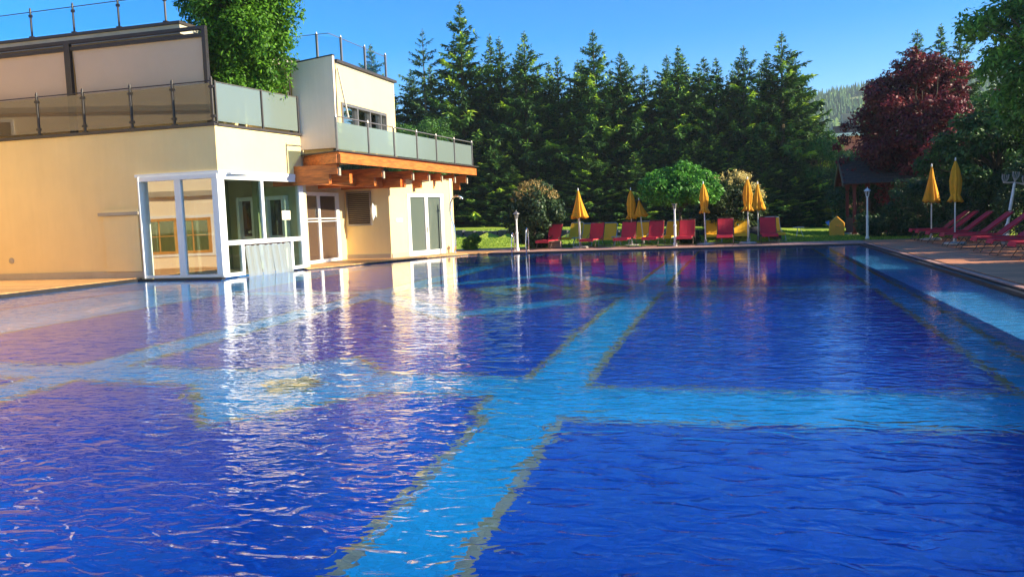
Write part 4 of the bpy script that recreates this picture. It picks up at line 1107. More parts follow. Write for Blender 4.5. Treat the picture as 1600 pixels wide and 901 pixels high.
# copper beech
deciduous('copper_beech', 'copper beech with dark red leaves above the pavilion roof', 'tree', (8.4, 43.6, 0.0), 101, (-0.45, 0, 5.0), (3.0, 2.9, 3.3), 270, 0.48, 190, 0.098, 'beechleaf', 0.22, 1.9, bright=0.8, droop=0.1, zmin=1.6, shell_in=0.35,
          extra=[(-3.6, 0, 4.6, 0.4), (-3.9, 0.2, 4.3, 0.3), (-3.5, 0.3, 5.3, 0.35), (-3.7, 0, 3.6, 0.35), (-3.4, -0.5, 3.0, 0.4), (2.9, -0.6, 6.3, 0.5), (3.3, -0.5, 5.9, 0.45), (2.6, -0.8, 5.4, 0.5), (-0.6, 0, 8.5, 0.35), (0.2, 0, 8.2, 0.4), (-1.3, 0, 8.0, 0.35)])
# big green tree right, behind the loungers
deciduous('linden_tree', 'big green tree rising out of the picture at the right edge', 'tree', (10.9, 29.3, 0.0), 111, (0.0, 0.2, 6.6), (3.35, 3.3, 4.9), 520, 0.52, 150, 0.10, 'lindenleaf', 0.22, 2.1, bright=0.55, droop=0.5, zmin=2.0, shell_in=0.45,
          extra=[(-3.4, 0, 7.3, 0.5), (-3.8, 0.1, 6.9, 0.4), (-3.6, 0.2, 8.2, 0.45), (-4.1, 0.2, 8.3, 0.35), (-3.3, 0.3, 5.6, 0.5)])
deciduous('broadleaf_tree', 'mid green tree between the copper beech and the big tree on the right', 'tree', (9.6, 36.6, 0.0), 112, (0.0, 0, 3.3), (2.7, 2.0, 2.1), 170, 0.45, 150, 0.09, 'shadeleaf', 0.16, 1.5, bright=0.35, droop=0.3, zmin=1.0)
deciduous('broadleaf_tree', 'tree with a grey trunk standing behind the leaning three armed lamp', 'tree', (9.9, 32.2, 0.0), 113, (0.8, 0.0, 4.2), (1.9, 1.8, 1.8), 80, 0.5, 220, 0.068, 'greenleaf', 0.12, 2.3, bright=0.5, droop=0.4, zmin=2.3)
# dark hedge behind the right hand loungers
hl = ['dark hedge bush nearest the pavilion, behind the right parasols', 'dark hedge bush behind the two right parasols', 'dark hedge bush behind the third and fourth right lounger',
      'dark hedge bush behind the leaning three armed lamp', 'dark hedge bush at the right edge behind the nearest red lounger', 'dark hedge bush further along the right side of the deck',
      'dark hedge bush on the near right side of the deck']
hx = [(7.6, 39.2, 1.7), (9.0, 37.0, 1.9), (10.2, 34.2, 2.0), (10.9, 31.0, 2.0), (11.2, 27.6, 2.1), (11.3, 24.2, 2.2), (11.3, 20.6, 2.2)]
for i, (x, y, h) in enumerate(hx):
    if i in (0, 1, 2):
        hb = deciduous('hedge_bush', hl[i], 'bush', (x, y, 0.0), 120 + i, (0, 0, h * 0.75), (1.5, 1.9, h * 0.85), 95, 0.42, 210, 0.060, 'darkleaf', 0.06, 0.6, stems=3, zmin=0.1, shell_in=0.5, group='bushes of the dark hedge', bright=0.6)
        hp0 = hb
    else:
        o = dup(hp0, hl[i], (x, y, 0.0), i * 1.3); o.scale = (1, 1, h / 2.0)
for i_, (x, y, s_) in enumerate([(6.3, 47.3, 1.8), (8.8, 47.1, 2.0), (11.4, 47.0, 2.2)]):
    o = dup(hp0, ['dark bush seen through the posts of the pavilion', 'dark bush behind the right half of the pavilion', 'dark bush behind the right end of the pavilion'][i_], (x, y, 0.0), i_ * 1.1, s_ * 0.8)
deciduous('low_shrub', 'low leafy plants at the foot of the pavilion, left of the white lamp post', 'shrub', (6.2, 39.3, 0.0), 131, (0, 0, 0.5), (1.4, 0.7, 0.55), 60, 0.26, 130, 0.06, 'darkleaf', 0.03, 0.2, stems=3)
deciduous('low_shrub', 'small bush right beside the yellow bin at the pavilion', 'shrub', (5.55, 41.2, 0.0), 132, (0, 0, 0.55), (0.55, 0.6, 0.6), 30, 0.24, 130, 0.06, 'darkleaf', 0.03, 0.2, stems=3)
# trees along the right side of the pool, beyond the frame: they shade the deck and show in the hotel's windows
for i, (x, y, s_) in enumerate([(13.8, 18.0, 0.7), (15.5, 2.5, 0.75)]):
    lt = [o for o in C.objects if o.name == 'linden_tree'][0]
    dup(lt, ['green tree beside the deck just beyond the right edge', 'green tree beside the near end of the deck on the right'][i], (x, y, 0), 1.7 * i + 0.6, s_)

# ================================================================== FAR BACKGROUND
def hill_z(x, y):
    a = 92 * math.exp(-((x - 150) / 330.0) ** 2) * sm(330, 760, y)
    return a + 3.0 * mn.noise(Vector((x * 0.012, y * 0.012, 0.3))) * sm(330, 600, y) - 1.0
def make_hill():
    xs = [-700 + i * 25 for i in range(73)]; ys = [300 + j * 25 for j in range(33)]
    v = [(x, y, hill_z(x, y)) for y in ys for x in xs]; n = len(xs)
    f = [(j * n + i, j * n + i + 1, (j + 1) * n + i + 1, (j + 1) * n + i) for j in range(len(ys) - 1) for i in range(n - 1)]
    tag(MB().add(v, f).build('hill', MT['hill'], smooth=True), kind='structure')
    # small meadow clearings
    for k, (cx, cy, rx, ry) in enumerate([(88, 668, 16, 16), (93, 600, 12, 12)]):
        ring = [(cx + rx * math.cos(a) * (1 + .2 * math.sin(3 * a)), cy + ry * math.sin(a)) for a in [i * 0.3927 for i in range(16)]]
        vs = [(cx, cy, hill_z(cx, cy) + 2.4)] + [(p[0], p[1], hill_z(*p) + 1.6) for p in ring]
        tag(MB().add(vs, [(0, i + 1, (i + 1) % 16 + 1) for i in range(16)]).build('meadow', MT['meadow']), kind='structure')
    r = random.Random(77)
    V, Q, TI = [], [], []
    for i in range(9000):
        x = r.uniform(-30, 240); y = r.uniform(380, 800)
        if (x - 88) ** 2 / 300 + (y - 655) ** 2 / 900 < 1 or (x - 93) ** 2 / 150 + (y - 588) ** 2 / 600 < 1: continue
        z = hill_z(x, y); h = r.uniform(6, 12); w = h * r.uniform(0.15, 0.21); conif = r.random() < 0.72
        tint = r.uniform(0.0, 0.45) if conif else r.uniform(0.6, 1.0)
        if not conif: w *= 1.7; h *= 0.7
        for t_ in range(4):
            z0 = z + h * (0.08 + 0.22 * t_); z1 = z0 + h * (0.34 if conif else 0.3); ww = w * (1 - 0.22 * t_) if conif else w * (0.8, 1.0, 0.85, 0.5)[t_]
            a0 = r.uniform(0, 3)
            for k in range(5):
                a = a0 + k * 1.2566; b_ = a + 1.3
                n0 = len(V); rj = ww * r.uniform(0.8, 1.2)
                V += [(x + math.cos(a) * rj, y + math.sin(a) * rj, z0), (x + math.cos(b_) * rj, y + math.sin(b_) * rj, z0 + h * .02),
                      (x + math.cos(b_) * ww * .12, y + math.sin(b_) * ww * .12, z1), (x + math.cos(a) * ww * .12, y + math.sin(a) * ww * .12, z1)]
                Q.append((n0, n0 + 1, n0 + 2, n0 + 3)); TI.append(tint + r.uniform(-.05, .05))
    o = mesh_np('forest', np.array(V), np.array(Q), MT['hilltree'], tint=np.clip(TI, 0, 1))
    tag(o, 'mixed forest covering the hill in the distance', 'forest', kind='stuff')
make_hill()

FB = Vector((9.0, 95.0, 0.0))
fb = thing('terracotta_house', 'terracotta coloured building with flat roof behind the trees, below the hill', 'building', FB)
def fp(n, mb, m, parent=None): return mb.build(n, MT[m], parent or fb, world=FB)
fp('wall', MB().box(4, 16, 95, 103, -0.2, 8.6), 'farred')
fp('roof', MB().box(3.7, 16.3, 94.7, 103.2, 8.6, 8.95), 'white')
fp('roof_box', MB().box(9.5, 13.5, 97, 101, 8.95, 9.9), 'cap')
fp('chimney', MB().box(10.6, 11.8, 98, 99, 9.9, 11.3), 'plinth')
fp('balcony_band', MB().box(4.0, 15.8, 94.2, 95, 6.3, 6.7), 'white')
for x in (5.2, 8.0, 10.6, 13.2):
    w_ = fp('window', MB().box(x, x + 1.1, 94.93, 95.0, 4.2, 4.3).box(x, x + 1.1, 94.93, 95.0, 5.6, 5.7).box(x, x + .1, 94.93, 95.0, 4.3, 5.6).box(x + 1., x + 1.1, 94.93, 95.0, 4.3, 5.6), 'white')
    fp('pane', MB().box(x + .1, x + 1.0, 94.96, 94.99, 4.3, 5.6), 'mirrorglass', w_)

# ================================================================== PAVILION
PV = Vector((6.2, 43.2, 0.0))
pv = thing('garden_pavilion', 'dark red wooden pavilion with shingled saddle roof under the copper beech', 'pavilion', PV)
def pp(n, mb, m, parent=None, **k): return mb.build(n, MT[m], parent or pv, world=PV, **k)
x0, x1, y0, y1 = 4.72, 9.6, 42.2, 45.2
zr = 3.55; ze = 2.45; ym = 43.7
for (x, y) in ((4.78, 42.3), (5.35, 42.3), (6.95, 42.3), (7.55, 42.3), (9.5, 42.3), (4.78, 45.1), (7.5, 45.1), (9.5, 45.1)):
    b = MB().box(x - 0.07, x + 0.07, y - 0.07, y + 0.07, 0.0, ze).box(x - 0.10, x + 0.10, y - 0.10, y + 0.10, 0.0, 0.2).box(x - 0.10, x + 0.10, y - 0.10, y + 0.10, ze - 0.16, ze - 0.002)
    pp('post', b, 'redwood')
pp('tie_beam', MB().box(4.4, 9.7, 42.22, 42.38, ze + 0.001, ze + 0.14).box(4.4, 9.7, 45.02, 45.18, ze + 0.001, ze + 0.14), 'redwood')
pp('parapet', MB().box(4.86, 5.27, 42.25, 42.35, 0.15, 0.85).box(5.44, 6.86, 42.25, 42.35, 0.15, 0.85).box(4.72, 4.84, 42.4, 45.0, 0.15, 0.85), 'redwood')
pp('wall', MB().box(7.62, 9.43, 42.26, 42.34, 0.1, ze - .01).box(7.0, 9.4, 44.9, 45.0, 0.1, ze - .01), 'redwood')
pp('curtain', MB().box(7.05, 7.45, 42.5, 42.56, 0.9, 2.4), 'plinth')
rf = pp('roof', MB().add([(4.25, 41.8, ze - 0.02), (9.9, 41.8, ze - 0.02), (9.9, ym, zr), (4.25, ym, zr), (4.25, 45.6, ze - 0.02), (9.9, 45.6, ze - 0.02)], [(0, 1, 2, 3), (3, 2, 5, 4)]), 'redwood')
sl = Vector((0, ym - 41.8, zr - ze + 0.02)); sll = sl.length; sl.normalize()
r = random.Random(4); proto_s = None
nn = Vector((0, -sl.z, sl.y))
for row_i in range(9):
    for col in range(20):
        xx = 4.22 + col * 0.285 + (0.14 if row_i % 2 else 0) + r.uniform(-.01, .01)
        if xx > 9.75: continue
        p = Vector((xx, 41.76, ze - 0.02)) + sl * (row_i * 0.242) + nn * 0.03
        if proto_s is None:
            b = MB().hexa([(0, 0, 0), (0.27, 0, 0), (0.27, 0.27, -0.01), (0, 0.27, -0.01)], [(0, 0, 0.022), (0.27, 0, 0.022), (0.27, 0.27, 0.006), (0, 0.27, 0.006)])
            o = b.build('shingle', MT['shingle'], rf); proto_s = o
        else:
            o = proto_s.copy(); C.objects.link(o); o.parent = rf
        o.location = p - PV + nn * r.uniform(0, 0.012)
        o.rotation_euler = (math.atan2(sl.z, sl.y), r.uniform(-.02, .02), r.uniform(-.03, .03))
pp('bargeboard', MB().hexa([(4.2, 41.74, ze - 0.12), (4.26, 41.74, ze - 0.12), (4.26, ym, zr - 0.08), (4.2, ym, zr - 0.08)], [(4.2, 41.74, ze + 0.06), (4.26, 41.74, ze + 0.06), (4.26, ym, zr + 0.10), (4.2, ym, zr + 0.10)])
   .hexa([(4.2, ym, zr - 0.08), (4.26, ym, zr - 0.08), (4.26, 45.65, ze - 0.12), (4.2, 45.65, ze - 0.12)], [(4.2, ym, zr + 0.10), (4.26, ym, zr + 0.10), (4.26, 45.65, ze + 0.06), (4.2, 45.65, ze + 0.06)]), 'louvre')
pp('gable', MB().add([(4.5, 42.3, ze), (4.5, 45.1, ze), (4.5, ym, zr - 0.1), (4.56, 42.3, ze), (4.56, 45.1, ze), (4.56, ym, zr - 0.1)], [(0, 2, 1), (3, 4, 5), (0, 1, 4, 3), (1, 2, 5, 4), (2, 0, 3, 5)]), 'redwood')
pp('floor', MB().box(4.6, 9.7, 42.1, 45.3, 0.0, 0.10), 'concrete')

pv.location.x += 0.3

# ================================================================== POOL FURNITURE
GZ = 0.066
def lounger(label, loc, rz, sling, frame, group, back_deg=68, Lb=0.72):
    """foot end at the origin, head towards +Y; raised back rest"""
    t = thing('sun_lounger', label, 'sun lounger', loc, rz, group)
    W = 0.62 / 2; sh = 0.36; Ls = 1.18; a = math.radians(back_deg)
    hy, hz = Ls, sh
    ty, tz = Ls + Lb * math.cos(a), sh + Lb * math.sin(a)
    # seat cushion, slightly sagging between the tubes
    def pad(name, y0_, z0_, y1_, z1_, th, nseg=6, sag=0.025):
        b = MB(); d = Vector((0, y1_ - y0_, z1_ - z0_)); n = Vector((0, -d.z, d.y)).normalized()
        vs = []
        for side in (0, 1):
            for i in range(nseg + 1):
                for j in range(5):
                    u = i / nseg; w_ = j / 4
                    s_ = -sag * math.sin(math.pi * w_) * (0.4 + 0.6 * math.sin(math.pi * u))
                    p = Vector((-W + 2 * W * w_, y0_, z0_)) + d * u + n * (s_ + (th if side else 0))
                    vs.append(tuple(p))
        N_ = (nseg + 1) * 5; fs = []
        for i in range(nseg):
            for j in range(4):
                q = (i * 5 + j, i * 5 + j + 1, (i + 1) * 5 + j + 1, (i + 1) * 5 + j)
                fs.append(q[::-1]); fs.append(tuple(k + N_ for k in q))
        for i in range(nseg):
            fs.append((i * 5, (i + 1) * 5, (i + 1) * 5 + N_, i * 5 + N_)); fs.append((i * 5 + 4 + N_, (i + 1) * 5 + 4 + N_, (i + 1) * 5 + 4, i * 5 + 4))
        for j in range(4):
            fs.append((j + N_, j + 1 + N_, j + 1, j)); e = nseg * 5 + j; fs.append((e, e + 1, e + 1 + N_, e + N_))
        return b.add(vs, fs).build(name, sling, t, smooth=False)
    pad('seat', 0.03, sh, Ls, sh, 0.045)
    pad('foot_roll', -0.012, sh - 0.07, 0.035, sh + 0.035, 0.03, 3, 0.0)
    pad('backrest', hy, hz + 0.01, ty, tz, 0.040)
    b = MB()
    W2 = W + 0.015
    for sx in (-W2, W2):
        b.tube([(sx, 0.0, sh - 0.02), (sx, hy, sh - 0.02), (sx, ty, tz)], 0.014, 6)
    b.tube([(-W2, 0, sh - 0.02), (W2, 0, sh - 0.02)], 0.014, 6)
    b.tube([(-W2, ty, tz), (-W2 * .8, ty + .02, tz + 0.05), (W2 * .8, ty + .02, tz + 0.05), (W2, ty, tz)], 0.015, 6)
    b.build('frame', frame, t, smooth=True)
    for sx in (-W2, W2):
        MB().tube([(sx * 1.02, 0.30, sh - 0.03), (sx * 1.06, 0.18, sh * .5), (sx * 1.06, 0.06, 0.012)], 0.012, 6).build('leg', frame, t, smooth=True)
        MB().tube([(sx * 1.02, hy - 0.12, sh - 0.03), (sx * 1.06, hy + 0.06, sh * .5), (sx * 1.06, hy + 0.14, 0.012)], 0.012, 6).build('leg', frame, t, smooth=True)
        MB().tube([(sx * 1.04, hy - 0.28, sh - 0.02), (sx * 1.04, hy - 0.22, sh + .12), (sx * 1.04, hy - 0.05, sh + .16), (sx * 1.0, hy + 0.14, sh + .30)], 0.010, 6).build('arm', frame, t, smooth=True)
    MB().tube([(-W2, hy + 0.12, 0.04), (W2, hy + 0.12, 0.04)], 0.010, 6).build('stretcher', frame, t)
    MB().tube([(-W2, 0.08, 0.06), (W2, 0.08, 0.06)], 0.010, 6).build('stretcher', frame, t)
    return t

RG = 'red sun loungers at the far end of the pool'
red0 = lounger('red sun lounger nearest the round evergreen shrub, leftmost of the far row', (-8.35, 34.95, GZ), math.radians(-14), MT['red'], MT['brownmetal'], RG, 70)
reds = [(-6.42, 34.95, -12, 'red sun lounger between two yellow ones below the first wide parasol'),
        (-4.98, 34.95, -10, 'red sun lounger below the slim tied parasol left of the maple'),
        (-3.78, 34.95, -9, 'red sun lounger below the left edge of the maple crown'),
        (-2.34, 34.9, -3, 'red sun lounger right of the lamp post at the maple trunk'),
        (-0.72, 34.9, -1, 'red sun lounger between two yellow ones right of the single slim parasol'),
        (1.05, 34.9, 2, 'red sun lounger at the right end of the far row, nearest the lawn')]
for x, y, rz, lab in reds:
    dup(red0, lab, (x, y, GZ), math.radians(rz + 0.5))
YG = 'yellow sun loungers on the lawn behind the red ones'
yel0 = lounger('yellow sun lounger half hidden behind the leftmost red one', (-7.78, 38.25, 0.1), math.radians(-12), MT['yellowmesh'], MT['palemetal'], YG, 62)
yels = [(-6.92, 38.2, 0, 'yellow sun lounger left behind the red one under the first wide parasol'),
        (-5.92, 38.2, 0, 'yellow sun lounger right behind the red one under the first wide parasol'),
        (-4.62, 38.4, -8, 'yellow sun lounger peeking out behind the red one under the slim tied parasol'),
        (-3.30, 38.0, -12, 'yellow sun lounger peeking out behind the red one at the left edge of the maple'),
        (-2.75, 38.6, 0, 'yellow sun lounger behind the lamp post at the maple'),
        (-1.22, 38.0, 2, 'yellow sun lounger left behind the red one right of the single slim parasol'),
        (-0.06, 38.0, 0, 'yellow sun lounger left of the pair of right parasols'),
        (1.42, 38.0, 8, 'yellow sun lounger behind the red one at the right end of the far row')]
yscale = []
for x, y, rz, lab in yels:
    o = dup(yel0, lab, (x, y - 1.2, ground_z(x, y - 1.2)), math.radians(rz))
yel0.location.y -= 1.2
RRG = 'red sun loungers along the right hand side of the pool'
rl_l = ['red sun lounger farthest back in the right hand row, beside the lawn', 'red sun lounger second from the back in the right hand row',
        'red sun lounger just behind the slimmer right parasol pole', 'red sun lounger fourth from the back of the right hand row, at the near parasol',
        'red sun lounger whose foot is right in front of the near parasol base', 'red sun lounger in front of the leaning three armed lamp',
        'red sun lounger second nearest in the right hand row', 'nearest red sun lounger, cut by the right edge']
r = random.Random(9)
for i, y in enumerate((34.9, 33.6, 31.7, 29.5, 27.95, 25.8, 24.1, 22.4)):
    if i == 0: o = rd0 = lounger(rl_l[0], (6.2, y, 0.067), math.radians(-90), MT['red'], MT['brownmetal'], RRG, 37, 0.96)
    else: o = dup(rd0, rl_l[i], (6.2 + r.uniform(-.03, .03), y, 0.067), math.radians(-90 + r.uniform(-2, 2)))
    o.scale = (1.0, 1.0, 1.08)

def parasol(label, loc, kind, H, zb, rad, tilt=(0, 0), base='slab', group=None, seed=0, slender=False):
    t = thing('parasol', label, 'parasol', loc, 0, group)
    t.rotation_euler = (tilt[0], tilt[1], 0)
    r = random.Random(seed)
    k = 48
    if kind == 'wide':
        prof = [(0.012, H), (0.035, H - 0.05), (rad * 0.34, H - (H - zb) * .34), (rad * 0.62, H - (H - zb) * .62), (rad * .92, zb + 0.08), (rad, zb), (rad * .93, zb + 0.02), (rad * .5, zb + 0.25), (0.03, zb + 0.5)]
        amp = [0, .05, .12, .15, .17, .19, .19, .15, 0]
        nf = 9
    else:
        h = H - zb
        prof = [(0.012, H), (0.04, H - 0.06), (rad * .48, H - h * .25), (rad * .66, H - h * .5), (rad * .60, H - h * .72), (rad * .50, zb + h * .15), (rad * .66, zb + h * .06), (rad * .78, zb), (rad * .62, zb + 0.02), (0.03, zb + 0.15)]
        amp = [0, .06, .15, .18, .18, .12, .22, .26, .2, 0]
        nf = 8
    ph = r.uniform(0, 6)
    def fn(th, i):
        tw_ = 0.25 * i if kind == 'tied' else 0.06 * i
        return 1 + amp[i] * math.sin(nf * th + ph + tw_) + amp[i] * 0.5 * math.sin((nf * 2 - 3) * th + ph * 2)
    cn = MB().lathe(prof, k=k, fn=fn).build('canopy', MT['yellow'], t, smooth=True)
    for v in cn.data.vertices:
        if v.co.z < zb + 0.1: v.co.z += 0.03 * math.sin(math.atan2(v.co.y, v.co.x) * nf + ph) + 0.02 * math.sin(5 * math.atan2(v.co.y, v.co.x))
    MB().tube([(0, 0, 0.0), (0, 0, H + 0.03)], 0.024, 8).build('pole', MT['whitepaint'], t, smooth=True)
    MB().lathe([(0.012, H - 0.02), (0.03, H + 0.0), (0.022, H + 0.06), (0.004, H + 0.09)], k=8).build('finial', MT['whitepaint'], t, smooth=True)
    if kind == 'tied':
        MB().lathe([(rad * .46, zb + (H - zb) * .15), (rad * .5, zb + (H - zb) * .155), (rad * .5, zb + (H - zb) * .18), (rad * .46, zb + (H - zb) * .185)], k=16).build('tie_strap', MT['yellowmesh'], t)
    if base == 'slab':
        MB().lathe([(0.30, 0.0), (0.36, 0.01), (0.36, 0.05), (0.32, 0.075), (0.06, 0.085), (0.05, 0.22), (0.032, 0.23)], k=20, fn=lambda th, i: 1 + .03 * math.sin(3 * th)).build('base', MT['concrete'], t)
    else:
        MB().lathe([(0.05, -0.05), (0.05, 0.25), (0.03, 0.26)], k=10).build('base', MT['greymetal'], t)
    return t
g1 = 'folded yellow parasols at the far end of the pool'
parasol('wide folded yellow parasol right of the round evergreen shrub', (-6.77, 35.5, GZ), 'wide', 2.50, 1.30, 0.33, (0, math.radians(-1)), 'slab', g1, 1)
MB().tube([(-6.98, 36.4, 0.02), (-6.92, 35.9, 1.42)], 0.018, 8).build('support_pole', MT['whitepaint'])
so = [o for o in C.objects if o.name == 'support_pole'][0]
tag(so, 'thin white pole leaning just left of the first wide parasol pole', 'pole')
parasol('slim tied yellow parasol just left of the maple crown', (-4.75, 37.0, 0.03), 'tied', 2.50, 1.22, 0.26, (0, 0), 'slab', g1, 2)
parasol('short wide yellow parasol half covered by the left edge of the maple', (-4.22, 37.0, 0.03), 'wide', 2.05, 1.30, 0.28, (0, math.radians(-5)), 'spike', g1, 3)
parasol('single slim tied yellow parasol in front of the right half of the maple', (-1.5, 35.6, GZ), 'tied', 2.55, 1.34, 0.24, (0, math.radians(-1.5)), 'slab', g1, 4)
parasol('tallest slim tied yellow parasol, left one of the touching pair', (0.2, 35.5, GZ), 'tied', 2.65, 1.35, 0.26, (0, 0), 'slab', g1, 5)
parasol('wide folded yellow parasol, right one of the touching pair', (0.63, 37.6, 0.06), 'wide', 2.50, 1.36, 0.29, (0, 0), 'spike', g1, 6)
g2 = 'folded yellow parasols beside the right hand loungers'
parasol('wide folded yellow parasol behind the slimmer one on the right deck', (6.80, 34.3, 0.067), 'wide', 2.76, 1.42, 0.26, (0, 0), 'slab', g2, 7)
parasol('slim tied golden parasol standing nearest among the right loungers', (6.78, 30.6, 0.067), 'tied', 2.78, 1.42, 0.25, (0, 0), 'slab', g2, 8)
parasol('yellow parasol just cut off by the right edge', (8.75, 25.2, 0.067), 'wide', 2.5, 1.35, 0.30, (0, 0), 'slab', g2, 9)

def lamp_post(label, loc, H, lantern=True, dark=False):
    t = thing('lamp_post', label, 'lamp post', loc)
    MB().lathe([(0.085, 0), (0.085, 0.12), (0.055, 0.16), (0.05, H * .42), (0.062, H * .44), (0.062, H * .47), (0.040, H * .49), (0.034, H - 0.36), (0.055, H - 0.35), (0.05, H - 0.32)], k=12).build('post', MT['whitepaint'], t, smooth=False)
    mt = MT['whitepaint'] if not dark else MT['greymetal']
    b = MB()
    for i in range(6):
        a = i * math.pi / 3
        b.tube([(0.05 * math.cos(a), 0.05 * math.sin(a), H - 0.32), (0.10 * math.cos(a), 0.10 * math.sin(a), H - 0.10)], 0.008, 4)
    b.lathe([(0.105, H - 0.115), (0.105, H - 0.10), (0.09, H - 0.10), (0.09, H - 0.115)], k=6)
    b.build('lantern_frame', mt, t)
    MB().lathe([(0.04, H - 0.31), (0.088, H - 0.11)], k=6).build('lantern_glass', MT['lampglass'], t)
    if lantern:
        MB().lathe([(0.14, H - 0.10), (0.135, H - 0.085), (0.07, H - 0.03), (0.03, H), (0.012, H + 0.015), (0.02, H + 0.03), (0.003, H + 0.07)], k=6).build('lantern_roof', mt, t)
    return t
lamp_post('white lamp post with lantern standing on the grass in front of the pavilion', (4.95, 37.1, 0.02), 2.12)
lamp_post('small white lamp post with grey lantern between the ladder rails and the round shrub', (-9.35, 34.55, GZ), 1.68, True, True)
lamp_post('white lamp post without a lantern lid in front of the maple trunk', (-2.72, 35.2, GZ), 1.85, False, True)

# leaning three armed lamp
t = thing('garden_lamp', 'leaning white garden lamp with three empty lantern cups behind the loungers', 'lamp', (8.35, 31.0, 0.0))
t.rotation_euler = (0, math.radians(8), 0)
MB().lathe([(0.10, 0), (0.10, 0.25), (0.085, 0.60), (0.05, 0.72), (0.05, 1.4), (0.042, 2.0), (0.03, 2.06)], k=12).build('post', MT['whitepaint'], t)
MB().tube([(-0.30, 0, 2.02), (0, 0, 2.06), (0.30, 0, 2.02)], 0.028, 8).tube([(0, 0, 2.0), (0, 0, 2.18)], 0.03, 8).build('crossbar', MT['concrete'], t)
for x, z in ((-0.30, 2.05), (0.0, 2.16), (0.30, 2.05)):
    b = MB()
    for i in range(6):
        a = i * math.pi / 3
        b.tube([(x + .045 * math.cos(a), .045 * math.sin(a), z), (x + .10 * math.cos(a), .10 * math.sin(a), z + 0.12), (x + .10 * math.cos(a), .10 * math.sin(a), z + 0.25)], 0.011, 5)
    b.lathe([(0.03, z - 0.05), (0.055, z), (0.05, z + 0.02)], x, 0, k=10)
    b.build('lantern_cup', MT['concrete'], t)

# ladder hand rails, far left of the pool
def handrail(label, loc, w, h):
    t = thing('pool_handrail', label, 'handrail', loc, 0, 'steel hand rails of the pool ladder')
    pts = [(0, 0.35, -0.02), (0, 0.35, h * .75)]
    for i in range(9):
        a = math.pi * i / 8
        pts.append((0, 0.35 - 0.18 * (1 - math.cos(a)) * 1.0, h * .78 + math.sin(a) * h * .22))
    pts += [(0, -0.06, h * .55), (0, -0.12, h * .3), (0, -0.06, 0.1), (0, -0.10, -0.5)]
    MB().tube(pts, 0.021, 10).build('rail', MT['steel'], t, smooth=True)
    MB().lathe([(0.05, 0.0), (0.05, 0.012), (0.025, 0.02)], 0, 0.35, k=12).build('flange', MT['steel'], t)
    return t
handrail('curved steel hand rail of the ladder, left and lower one beside the small lamp post', (-9.25, 33.35, 0.06), 0.2, 0.80)
handrail('curved steel hand rail of the ladder, right and higher one before the round shrub', (-8.62, 33.3, 0.06), 0.2, 0.98)

# swan neck shower at the hotel corner
t = thing('pool_shower', 'tall curved stainless steel pool shower at the corner of the hotel', 'shower', (-12.0, 34.0, 0.06))
pts = [(0.0, 0, 0), (0.03, 0, 0.35), (0.05, 0, 0.7), (0.01, 0, 1.1), (-0.10, 0, 1.5), (-0.16, 0, 1.85), (-0.13, 0, 2.15), (-0.02, 0, 2.36), (0.14, 0, 2.45), (0.30, 0, 2.43), (0.40, 0, 2.38)]
MB().tube(pts, [0.045, 0.045, 0.045, 0.045, 0.045, 0.045, 0.044, 0.042, 0.04, 0.036, 0.03], 10).build('column', MT['steel'], t, smooth=True)
MB().lathe([(0.02, 2.40), (0.06, 2.38), (0.09, 2.33), (0.085, 2.32)], 0.40, 0, k=14).build('shower_head', MT['steel'], t, smooth=True)
MB().lathe([(0.09, 0.0), (0.09, 0.02), (0.05, 0.03)], k=14).build('flange', MT['steel'], t)

# yellow bin
t = thing('litter_bin', 'yellow house shaped litter bin with a blue flap on the lawn by the pavilion', 'bin', (4.22, 41.6, ground_z(4.22, 41.6) - 0.02))
pr = [(-0.31, 0.0), (0.31, 0.0), (0.33, 0.62), (0.0, 0.95), (-0.33, 0.62)]
b = MB(); n = 5
b.add([(x, -0.22, z) for x, z in pr] + [(x, 0.22, z) for x, z in pr], [(0, 1, 2, 3, 4), (9, 8, 7, 6, 5)] + [((i + 1) % n, i, n + i, n + (i + 1) % n) for i in range(n)])
b.build('body', MT['binyellow'], t, bevel=0.03)
MB().hexa([(-0.42, -0.12, 0.55), (-0.33, -0.14, 0.5), (-0.33, 0.14, 0.5), (-0.42, 0.12, 0.55)], [(-0.50, -0.08, 0.68), (-0.33, -0.12, 0.75), (-0.33, 0.12, 0.75), (-0.50, 0.08, 0.68)]).build('flap', MT['bluebag'], t)
MB().box(-0.07, 0.09, -0.235, -0.222, 0.44, 0.47).box(-0.07, -0.04, -0.235, -0.222, 0.47, 0.53).box(0.06, 0.09, -0.235, -0.222, 0.47, 0.53).build('handle', MT['woodframe'], t)
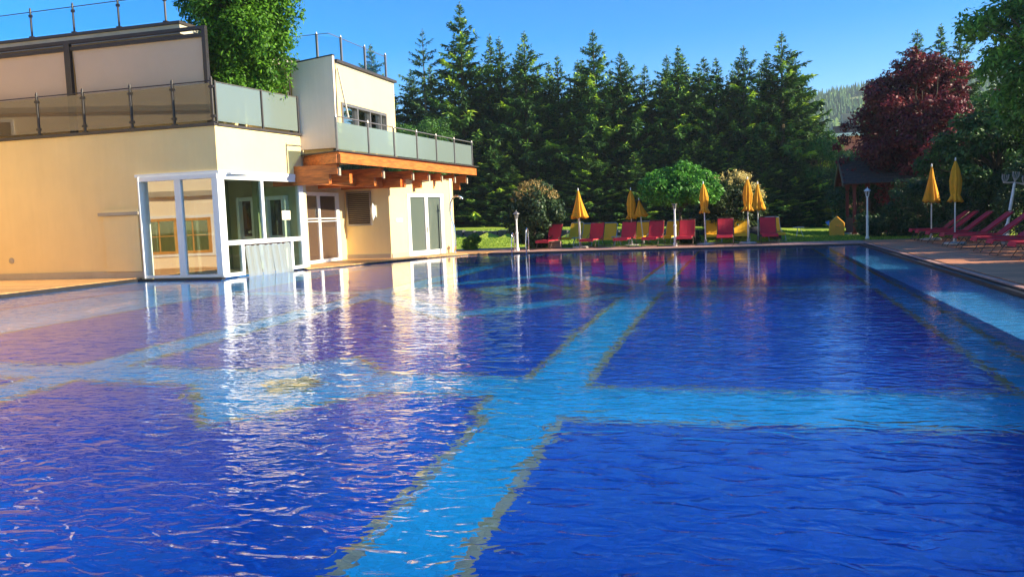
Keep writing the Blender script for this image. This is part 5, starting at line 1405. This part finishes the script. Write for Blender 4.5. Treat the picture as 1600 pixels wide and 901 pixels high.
# little things on the lawn
t = thing('stepping_stone', 'flat grey stone lying on the grass right of the yellow bin', 'stone', (5.35, 43.0, 0.03))
MB().lathe([(0.30, -0.05), (0.34, 0.02), (0.26, 0.07), (0.05, 0.09)], k=9, fn=lambda th, i: 1 + .1 * math.sin(3 * th + i)).build('top', MT['concrete'], t)
b = MB().lathe([(0.62, -0.1), (0.64, 0.12), (0.56, 0.32), (0.38, 0.47), (0.1, 0.54)], k=14, fn=lambda th, i: 1 + .05 * math.sin(3 * th + i))
o = b.build('boulder', MT['stone'], smooth=True); o.location = (0.65, 39.2, 0.15); tag(o, 'rounded dark grey boulder at the right end of the stone wall, behind the right parasols', 'boulder')
t = thing('wooden_crate', 'small slatted wooden crate under the leftmost red lounger', 'crate', (-8.0, 35.9, GZ))
for i in range(4): MB().box(-0.28, 0.28, -0.16, -0.14, 0.01 + i * .085, 0.075 + i * .085).build('slat', MT['louvre'], t)
MB().box(-0.28, 0.28, -0.139, 0.14, 0.0, 0.32).build('body', MT['plank'], t)

def side_table(label, loc, rz=0):
    t = thing('side_table', label, 'table', loc, rz, 'small tables beside the loungers')
    MB().lathe([(0.24, 0.40), (0.25, 0.41), (0.25, 0.425), (0.23, 0.43)], k=16).build('table_top', MT['palemetal'], t)
    for i in range(3):
        a = i * 2.094
        MB().tube([(0.06 * math.cos(a), 0.06 * math.sin(a), 0.4), (0.20 * math.cos(a), 0.20 * math.sin(a), 0.0)], 0.012, 6).build('leg', MT['palemetal'], t)
side_table('small pale table on the lawn right of the last yellow lounger', (2.35, 38.6, ground_z(2.3, 38.6)))
side_table('small pale table left of the round parasol base under the wide parasol', (-7.35, 37.4, ground_z(-7.35, 37.4)))
side_table('small pale table between the second and third red lounger', (-5.45, 37.2, ground_z(-5.45, 37.2)))

# ================================================================== AIR
mh = bpy.data.materials.new('thin_morning_haze'); mh.use_nodes = True
nt = mh.node_tree; nt.nodes.clear()
out = nt.nodes.new('ShaderNodeOutputMaterial'); pv_ = nt.nodes.new('ShaderNodeVolumePrincipled')
pv_.inputs['Color'].default_value = (0.80, 0.90, 1.0, 1); pv_.inputs['Density'].default_value = HAZE
pv_.inputs['Anisotropy'].default_value = 0.2
nt.links.new(pv_.outputs[0], out.inputs['Volume'])
if HAZE > 0:
    hz = MB().box(-1000, 1000, -400, 1600, -8, 140).build('haze', mh)
    tag(hz, 'thin blue morning haze in the air over the valley', 'haze', kind='stuff')
